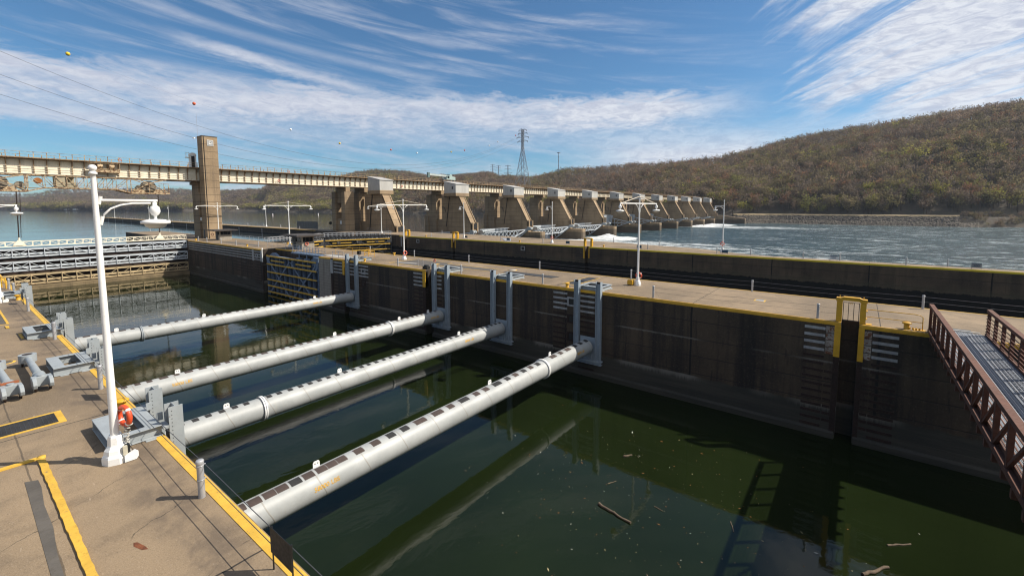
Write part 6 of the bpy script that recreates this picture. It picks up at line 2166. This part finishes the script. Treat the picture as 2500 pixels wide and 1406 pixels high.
def pick_kind(r, az, tnorm):
    """greener low on the left shore, browner above"""
    if az < -64:
        g = 0.38 if tnorm < 0.16 else 0.07
        return 'green' if r < g else ('olive' if r < g+0.25 else 'bare')
    if az < -52:
        g = 0.50 if tnorm < 0.3 else 0.20
        return 'green' if r < g else ('olive' if r < g+0.32 else 'bare')
    g = 0.10
    return 'green' if r < g*0.7 else ('olive' if r < 0.40 else ('red' if r < 0.48 else 'bare'))


def build_wood(name, pts, label, loc):
    """pts: list of (x,y,z,h,w,kind,rot,tint) merged into one mesh"""
    vs = []; fs = []; col = []; base = 0
    for (x, y, z, h, w, kind, a, tint, gi) in pts:
        v, f, pid = FAR_GEO[gi]
        ca, sa = math.cos(a), math.sin(a)
        q = np.empty_like(v)
        q[:, 0] = (v[:, 0]*ca-v[:, 1]*sa)*w+x; q[:, 1] = (v[:, 0]*sa+v[:, 1]*ca)*w+y; q[:, 2] = v[:, 2]*h+z
        vs.append(q); fs.append(np.array(f)+base); base += len(v)
        c = np.empty((len(f), 4)); c[:, :3] = tint; c[:, 3] = 1
        c[pid == 0, :3] = (0.16, 0.13, 0.105)
        col.append(c)
    vs = np.concatenate(vs)-np.array(loc); fs = np.concatenate(fs); col = np.concatenate(col)
    me = bpy.data.meshes.new(name)
    me.vertices.add(len(vs)); me.vertices.foreach_set('co', vs.ravel())
    nf = len(fs)
    me.loops.add(nf*4); me.loops.foreach_set('vertex_index', fs.ravel())
    me.polygons.add(nf); me.polygons.foreach_set('loop_start', np.arange(nf)*4); me.polygons.foreach_set('loop_total', np.full(nf, 4))
    at = me.attributes.new('tint', 'FLOAT_COLOR', 'FACE'); at.data.foreach_set('color', col.astype(np.float32).ravel())
    me.materials.append(LEAF)
    me.update(calc_edges=True)
    o = bpy.data.objects.new(name, me); COL.objects.link(o); o.location = loc
    return tag(o, label, 'woodland', kind='stuff')


def scatter(az0, az1, n, t0, t1, hrange, seed, dense_pow=1.0):
    r = np.random.RandomState(seed)
    out = []
    a = r.uniform(az0, az1, n); t = t0+(t1-t0)*r.uniform(0, 1, n)**dense_pow
    x, y, z = terrain(a, t)
    clump = vnoise(x/60, y/60, 5)*0.7+vnoise(x/22, y/22, 6)*0.3
    for i in range(n):
        rk = (clump[i]*1.15+r.uniform(0, 1)*0.85)/2.0
        kind = pick_kind(np.clip((rk-0.18)/0.64, 0, 1), a[i], t[i])
        lo, hi = SHAPE_OF[kind]
        tint = np.array(TINTS[kind][r.randint(len(TINTS[kind]))])*r.uniform(0.60, 1.35)
        h = r.uniform(*hrange)
        out.append((x[i], y[i], z[i]-0.5, h, h*r.uniform(0.95, 1.45), kind, r.uniform(0, 6.28), tint, r.randint(lo, hi)))
    return out


woodA = scatter(-40, 17, 7600, 0.085, 1.10, (12, 21), 1, 0.9)
build_wood('hillside_wood', woodA, 'spring wood of mostly bare trees covering the hill right of the dam', (-100, 700, 40))
woodA2 = scatter(17, 40, 1200, 0.05, 1.05, (12, 19), 9)
build_wood('hillside_wood', woodA2, 'wooded slope continuing beyond the right picture edge', (420, 700, 40))
woodB = scatter(-63, -40, 7500, 0.0, 1.08, (13, 20), 2, 0.9)
build_wood('hillside_wood', woodB, 'greenish wood on the hill behind the bridge left of the dam', (-900, 600, 40))
woodC = scatter(-74, -63, 5200, 0.0, 1.06, (15, 24), 3, 0.62)
build_wood('hillside_wood', woodC, 'wooded shore and hill seen left of the concrete tower', (-1700, 650, 30))
woodD = scatter(-95, -74, 9000, 0.0, 1.05, (18, 28), 4, 1.7)
build_wood('hillside_wood', woodD, 'far wooded hills across the upstream water at the left', (-2700, 400, 30))

# ---- the nearest trees, one object each (shared meshes)
PROTO = []
rs = np.random.RandomState(77)
leaf_mats = {}


def split_mesh(nm, geo, part, tint):
    v, f, pid = geo
    sel = [ff for ff, p in zip(f, pid) if p == part]
    used = sorted({i for ff in sel for i in ff}); mp = {u: k for k, u in enumerate(used)}
    me = bpy.data.meshes.new(nm)
    me.from_pydata([tuple(v[u]) for u in used], [], [[mp[i] for i in ff] for ff in sel])
    at = me.attributes.new('tint', 'FLOAT_COLOR', 'FACE')
    at.data.foreach_set('color', np.tile(np.array(tuple(tint)+(1.0,), np.float32), len(sel)))
    me.materials.append(LEAF)
    return me


for kind, nvar in (('bare', 8), ('olive', 5), ('green', 5), ('red', 2)):
    for k in range(nvar):
        shp = 'bare' if kind in ('bare', 'red') else 'green'
        geo = tree_geo(rs, shp, 150 if shp == 'bare' else 60, 60 if kind in ('bare', 'red') else 230, 14)
        tint = np.array(TINTS[kind][k % len(TINTS[kind])])*rs.uniform(0.85, 1.2)
        PROTO.append((kind, split_mesh('trunk', geo, 0, (0.105, 0.085, 0.068)), split_mesh('crown', geo, 1, tint)))
T_LAB = {'bare': ('bare_tree', 'grey brown leafless tree near the water on the far wooded bank'), 'olive': ('budding_tree', 'olive tinged budding tree near the water on the far wooded bank'),
         'green': ('leafing_tree', 'yellow green leafing tree near the water on the far wooded bank'), 'red': ('red_budding_tree', 'reddish budding tree near the water on the far wooded bank')}
rt = np.random.RandomState(31)
n_t = 0
while n_t < 290:
    a = rt.uniform(-36, 13.0); e = rt.uniform(0.02, 0.16)
    dsh = float(np.interp(a, _sa, _sd)); drg = float(np.interp(a, _ra, _rd))
    e_m = rt.uniform(25, 58) if a > -13.6 else rt.uniform(14, 60)
    x, y, z = terrain(np.array([a]), np.array([e_m/(drg-dsh)]))
    kind, m_t, m_c = PROTO[rt.randint(len(PROTO))]
    nm, lab = T_LAB[kind]
    h = rt.uniform(12, 21)
    r_ = thing(nm, lab, 'tree', (float(x[0]), float(y[0]), float(z[0])-0.3), rt.uniform(0, 6.28), nm.replace('_', ' ')+'s of the far bank')
    w = h*rt.uniform(0.85, 1.2)
    r_.scale = (w, w, h)
    for q, mm in (('trunk', m_t), ('crown', m_c)):
        o = bpy.data.objects.new(q, mm); COL.objects.link(o); o.parent = r_
    n_t += 1
# shrubs between the trees and along the bank beyond the riprap
BUSH = []
rs = np.random.RandomState(8)
for k in range(4):
    geo = tree_geo(rs, 'bush', 70, 130, 12)
    BUSH.append((split_mesh('stems', geo, 0, (0.09, 0.07, 0.055)), split_mesh('leaves', geo, 1, TINTS['olive'][k % 3] if k % 2 else TINTS['bare'][k])))
for i in range(120):
    a = rt.uniform(7.4, 13.5) if i < 60 else rt.uniform(-36, -14)
    dsh = float(np.interp(a, _sa, _sd)); drg = float(np.interp(a, _ra, _rd))
    e_m = rt.uniform(2, 24) if i < 60 else rt.uniform(4, 15)
    x, y, z = terrain(np.array([a]), np.array([e_m/(drg-dsh)]))
    r_ = thing('bank_shrub', 'brown shrub on the earthy bank beyond the stone embankment' if i < 60 else 'low shrub on the upstream bank behind the dam piers', 'shrub', (float(x[0]), float(y[0]), float(z[0])-0.2), rt.uniform(0, 6.28), 'shrubs of the stony bank' if i < 60 else 'shrubs of the upstream bank')
    h = rt.uniform(2.5, 6); r_.scale = (h*1.3, h*1.3, h)
    for q, mm in zip(('stems', 'leaves'), BUSH[i % 4]):
        o = bpy.data.objects.new(q, mm); COL.objects.link(o); o.parent = r_


# ---- lattice towers
def lattice(label, x, y, z0, H, base_w, arms, rz=0.0, r=0.3, name='transmission_tower', legs_open=True):
    r_ = thing(name, label, 'pylon', (x, y, z0), rz, 'transmission towers')
    mb = MB()

    def w(z):
        f = z/H
        return base_w*(1-f/0.72)*0.5+0.045*base_w if f < 0.72 else 0.045*base_w+0.0
    wt_ = lambda z: max(w(z), base_w*0.085)
    lv = [0, 0.20, 0.33, 0.45, 0.55, 0.63, 0.70, 0.76, 0.82, 0.88, 0.94, 1.0]
    for a, b in zip(lv[:-1], lv[1:]):
        za, zb = a*H, b*H; wa, wb = wt_(za), wt_(zb)
        ca = [(wa, wa), (-wa, wa), (-wa, -wa), (wa, -wa)]; cb = [(wb, wb), (-wb, wb), (-wb, -wb), (wb, -wb)]
        for i in range(4):
            j = (i+1) % 4
            mb.bar((ca[i][0], ca[i][1], za), (cb[i][0], cb[i][1], zb), r, r)
            mb.bar((cb[i][0], cb[i][1], zb), (cb[j][0], cb[j][1], zb), r*0.6, r*0.6)
            mb.bar((ca[i][0], ca[i][1], za), (cb[j][0], cb[j][1], zb), r*0.6, r*0.6)
            mb.bar((ca[j][0], ca[j][1], za), (cb[i][0], cb[i][1], zb), r*0.6, r*0.6)
    mb.build('lattice_body', LATT, r_)
    for zf, L in arms:
        mb = MB(); z = zf*H
        for s in (-1, 1):
            for q in (-1, 1):
                mb.bar((s*base_w*0.085, q*base_w*0.085, z), (s*L, 0, z+0.2), r*0.7, r*0.7)
            mb.bar((s*base_w*0.085, 0, z+H*0.035), (s*L, 0, z+0.2), r*0.7, r*0.7)
            mb.cyl((s*L, 0, z-H*0.022), (s*L, 0, z+0.2), r*0.9, n=6)
        mb.build('cross_arm', LATT, r_)
    return r_


# river crossing line: big tower on the far bank to a tower out of view on the left bank
TT = Vector((-525.5, 705.8)); LL = Vector((-420.0, -330.0))
u2 = (LL-TT).normalized()
ang = math.atan2(u2.y, u2.x)+math.pi/2
lattice('tall steel lattice transmission tower rising behind the dam', TT.x, TT.y, 50.0, 108.0, 21.0, [(0.985, 8.5), (0.93, 10.0), (0.86, 13.0), (0.79, 11.0)], ang, 0.62)
lattice('small distant transmission tower, leftmost on the skyline', -0.6489*1900, 0.7609*1900, 112.0, 76.0, 12, [(0.97, 9), (0.86, 11), (0.72, 11)], 0.9, 0.7)
lattice('small distant transmission tower, middle one of three on the skyline', -0.6392*1800, 0.7690*1800, 104.0, 70.0, 12, [(0.97, 9), (0.86, 10), (0.72, 12)], 0.8, 0.7)
lattice('distant transmission tower nearest the tall river crossing tower', -0.6231*1250, 0.7822*1250, 70.0, 54.0, 9, [(0.97, 7), (0.80, 9), (0.62, 11)], 0.8, 0.6)
cl_ = thing('cell_tower', 'slim grey cell phone mast on the wooded ridge', 'mast', (-0.5319*985, 0.8468*985, 70.0), 0)
mb = MB(); mb.cyl((0, 0, 0), (0, 0, 56), 0.9, 0.5, n=6)
for z in (28, 38, 46): mb.box(-1.0, -1.0, z, 1.0, 1.0, z+1.2)
mb.build('mast_pole', LATT, cl_)
mb = MB(); mb.box(-2.6, -2.6, 55, 2.6, 2.6, 56.2); mb.build('antenna_rack', LATT, cl_)

WPTS = {0: [(0.616, 118.5), (0.54, 97.9), (0.455, 90.5), (0.398, 83.9), (0.323, 83.8), (0.277, 83.3), (0.206, 92.6), (0.174, 98.6), (0.108, 113.6), (0.025, 144.0)],
        1: [(0.648, 105.9), (0.61, 98.2), (0.541, 85.8), (0.46, 71.7), (0.358, 64.7), (0.252, 69.5), (0.198, 75.2), (0.102, 105.2), (0.012, 151.2)],
        2: [(0.649, 93.3), (0.6, 84.2), (0.543, 70.7), (0.461, 59.9), (0.388, 52.5), (0.013, 143.3)],
        3: [(0.65, 82.5), (0.601, 70.9), (0.542, 60.9), (0.5, 53.3), (0.051, 88.4+30), (0.013, 135.6)]}
W_LAB = ['shield wire of the river crossing carrying coloured marker balls', 'highest of the three dark conductors sagging across the sky', 'middle one of the three dark conductors sagging across the sky', 'lowest of the three dark conductors sagging across the sky']
POLYW = {}
for k, pts in WPTS.items():
    c_ = np.polyfit([p[0] for p in pts], [p[1] for p in pts], 2); POLYW[k] = c_
    mb = MB((TT.x, TT.y, 100))
    P = []
    for i in range(61):
        s_ = i/60; p = TT.lerp(LL, s_)
        P.append((p.x, p.y, float(np.polyval(c_, s_))))
    mb.tube(P, 0.030 if k == 0 else 0.115, 4)
    q = mb.build('power_line', WIRE); q.location = (TT.x, TT.y, 100)
    tag(q, W_LAB[k], 'power line', 'wires of the river crossing')
BC = {'yellow': paint('ball_yellow', (0.80, 0.52, 0.01), 0.4, dirt=0.05), 'orange': paint('ball_orange', (0.70, 0.10, 0.02), 0.4, dirt=0.05), 'white': paint('ball_white', (0.85, 0.85, 0.85), 0.4, dirt=0.05)}
balls = [(0.616, 118.5, 'yellow'), (0.54, 97.9, 'orange'), (0.455, 90.5, 'white'), (0.398, 81.9, 'yellow'), (0.323, 83.8, 'orange'), (0.277, 83.3, 'white'), (0.206, 92.6, 'yellow'), (0.174, 98.6, 'orange'), (0.108, 113.6, 'white'), (0.083, 125.1, 'white'), (0.025, 144.0, 'orange')]
for i, (s_, z, c_) in enumerate(balls):
    p = TT.lerp(LL, s_); z = float(np.polyval(POLYW[0], s_))*0.35+z*0.65
    mb = MB((p.x, p.y, z)); r = 1.35 if i < 2 else 1.15
    mb.lathe((p.x, p.y, z), [(0.01, -r)]+[(r*math.cos(t), r*math.sin(t)) for t in [-1.2, -0.8, -0.4, 0, 0.4, 0.8, 1.2]]+[(0.01, r)], 12)
    q = mb.build('marker_ball', BC[c_]); q.location = (p.x, p.y, z)
    tag(q, '%s aviation marker ball, %s from the left on the shield wire' % (c_, ORD[i]), 'marker ball', 'marker balls on the shield wire')

# ---- houses across the water
def house(label, x, y, z, w, d, h, rz, wall, roof):
    r_ = thing('house', label, 'house', (x, y, z), rz, 'houses on the far bank')
    mb = MB(); mb.box(-w/2, -d/2, 0, w/2, d/2, h); mb.prism([(-d/2, h), (d/2, h), (0, h+d*0.32)], 'x', -w/2+0.02, w/2-0.02); mb.build('house_wall', wall, r_)
    mb = MB()
    for s in (-1, 1):
        mb.bar((0, s*(d/4+0.15), h+d*0.16), (0.001, s*(d/4+0.15), h+d*0.16+0.001), 0.1, 0.1) if False else None
        mb.add([(-w/2-.4, s*(d/2+.5), h-.2), (w/2+.4, s*(d/2+.5), h-.2), (w/2+.4, 0, h+d*0.33), (-w/2-.4, 0, h+d*0.33), (-w/2-.4, s*(d/2+.5), h+.05), (w/2+.4, s*(d/2+.5), h+.05), (w/2+.4, 0, h+d*0.33+.25), (-w/2-.4, 0, h+d*0.33+.25)],
               [(0, 1, 2, 3), (4, 5, 6, 7), (0, 1, 5, 4), (1, 2, 6, 5), (2, 3, 7, 6), (3, 0, 4, 7)])
    mb.build('roof', roof, r_)
    for i in range(3):
        mb = MB(); mb.box(-w/2+w*(0.2+0.28*i), -d/2-0.03, h*0.35, -w/2+w*(0.2+0.28*i)+w*0.12, -d/2-0.002, h*0.75); mb.build('window', GLASSD, r_)
    return r_


for lab, a, t, w, wall in (('grey roofed house half hidden by trees on the slope above the dam', -28.75, 0.50, 17, CABIN), ('small white house on the far shore near the tall lamp', -80.2, 0.01, 11, WHITE), ('tiny white cottage on the far left shore', -82.6, 0.012, 10, WHITE), ('low white shed on the far left shore', -82.0, 0.010, 12, WHITE)):
    x, y, z = terrain(np.array([a]), np.array([t]))
    house(lab, float(x[0]), float(y[0]), float(z[0])+(3.5 if a > -40 else 0.3), w, 9, 4.2, rad(-a*0.3), wall, paint('pale_house_roof', (0.30, 0.28, 0.26), 0.7))
for x, y, l in ((-624.8, 277.7, 'left white channel buoy on the upstream water'), (-606.5, 331.4, 'right white channel buoy on the upstream water')):
    b_ = thing('buoy', l, 'buoy', (x, y, UZ), 0, 'channel buoys')
    mb = MB(); mb.lathe((0, 0, 0), [(0.5, -0.3), (0.55, 0.3), (0.5, 1.6), (0.3, 2.2), (0.05, 2.5)], 12); mb.build('buoy_body', WHITE, b_)
    mb = MB(); mb.lathe((0, 0, 0), [(0.552, 0.9), (0.56, 1.0), (0.552, 1.2)], 12); mb.build('orange_band', RED, b_)

# ---- boiling white water below the open gates
def boil(label, x0, x1, y0, y1, hmax, seed):
    nx_, ny_ = 70, 40
    X, Y = np.meshgrid(np.linspace(x0, x1, nx_), np.linspace(y0, y1, ny_), indexing='ij')
    u = (X-x0)/(x1-x0); w = (Y-y0)/(y1-y0)
    env = np.clip(np.minimum(u*6, (1-u)*1.6), 0, 1)*np.clip(np.minimum(w, 1-w)*5, 0, 1)
    n = vnoise(X/7, Y/7, seed)*0.5+vnoise(X/2.6, Y/2.6, seed+1)*0.32+vnoise(X/1.1, Y/1.1, seed+2)*0.18
    Z = WZ-0.35+env*(n*hmax*(1.15-0.9*u))
    vs = list(zip(X.ravel().tolist(), Y.ravel().tolist(), Z.ravel().tolist()))
    fs = [(i*ny_+j, (i+1)*ny_+j, (i+1)*ny_+j+1, i*ny_+j+1) for i in range(nx_-1) for j in range(ny_-1)]
    mb = MB((x0, y0, WZ)); mb.add(vs, fs, True)
    q = mb.build('white_water', FOAM); q.location = (x0, y0, WZ)
    return tag(q, label, 'white water', kind='stuff')


boil('foaming white water below the third dam gate', -119, -86, 168, 200, 2.3, 41)
boil('foaming white water below the fourth dam gate', -119, -80, 205, 238, 2.3, 51)
boil('foaming white water below the ninth dam gate', -119, -84, 392, 424, 2.3, 61)
boil('foaming white water below the tenth dam gate', -119, -78, 429, 461, 2.3, 71)

# ---- thin spring haze over the valley
mb = MB(); mb.box(-5500, -5500, -17.2, 5500, 5500, 240)
hz_m = bpy.data.materials.new('valley_haze'); hz_m.use_nodes = True
hz_m.node_tree.nodes.clear()
ht_ = NT(hz_m.node_tree)
pv = ht_.n('ShaderNodeVolumePrincipled')
pv.inputs['Color'].default_value = (0.70, 0.82, 1.0, 1)
pv.inputs['Density'].default_value = 0.00006
pv.inputs['Anisotropy'].default_value = 0.25
ho = ht_.n('ShaderNodeOutputMaterial'); hz_m.node_tree.links.new(pv.outputs[0], ho.inputs['Volume'])
q = mb.build('haze', hz_m); q['kind'] = 'stuff'
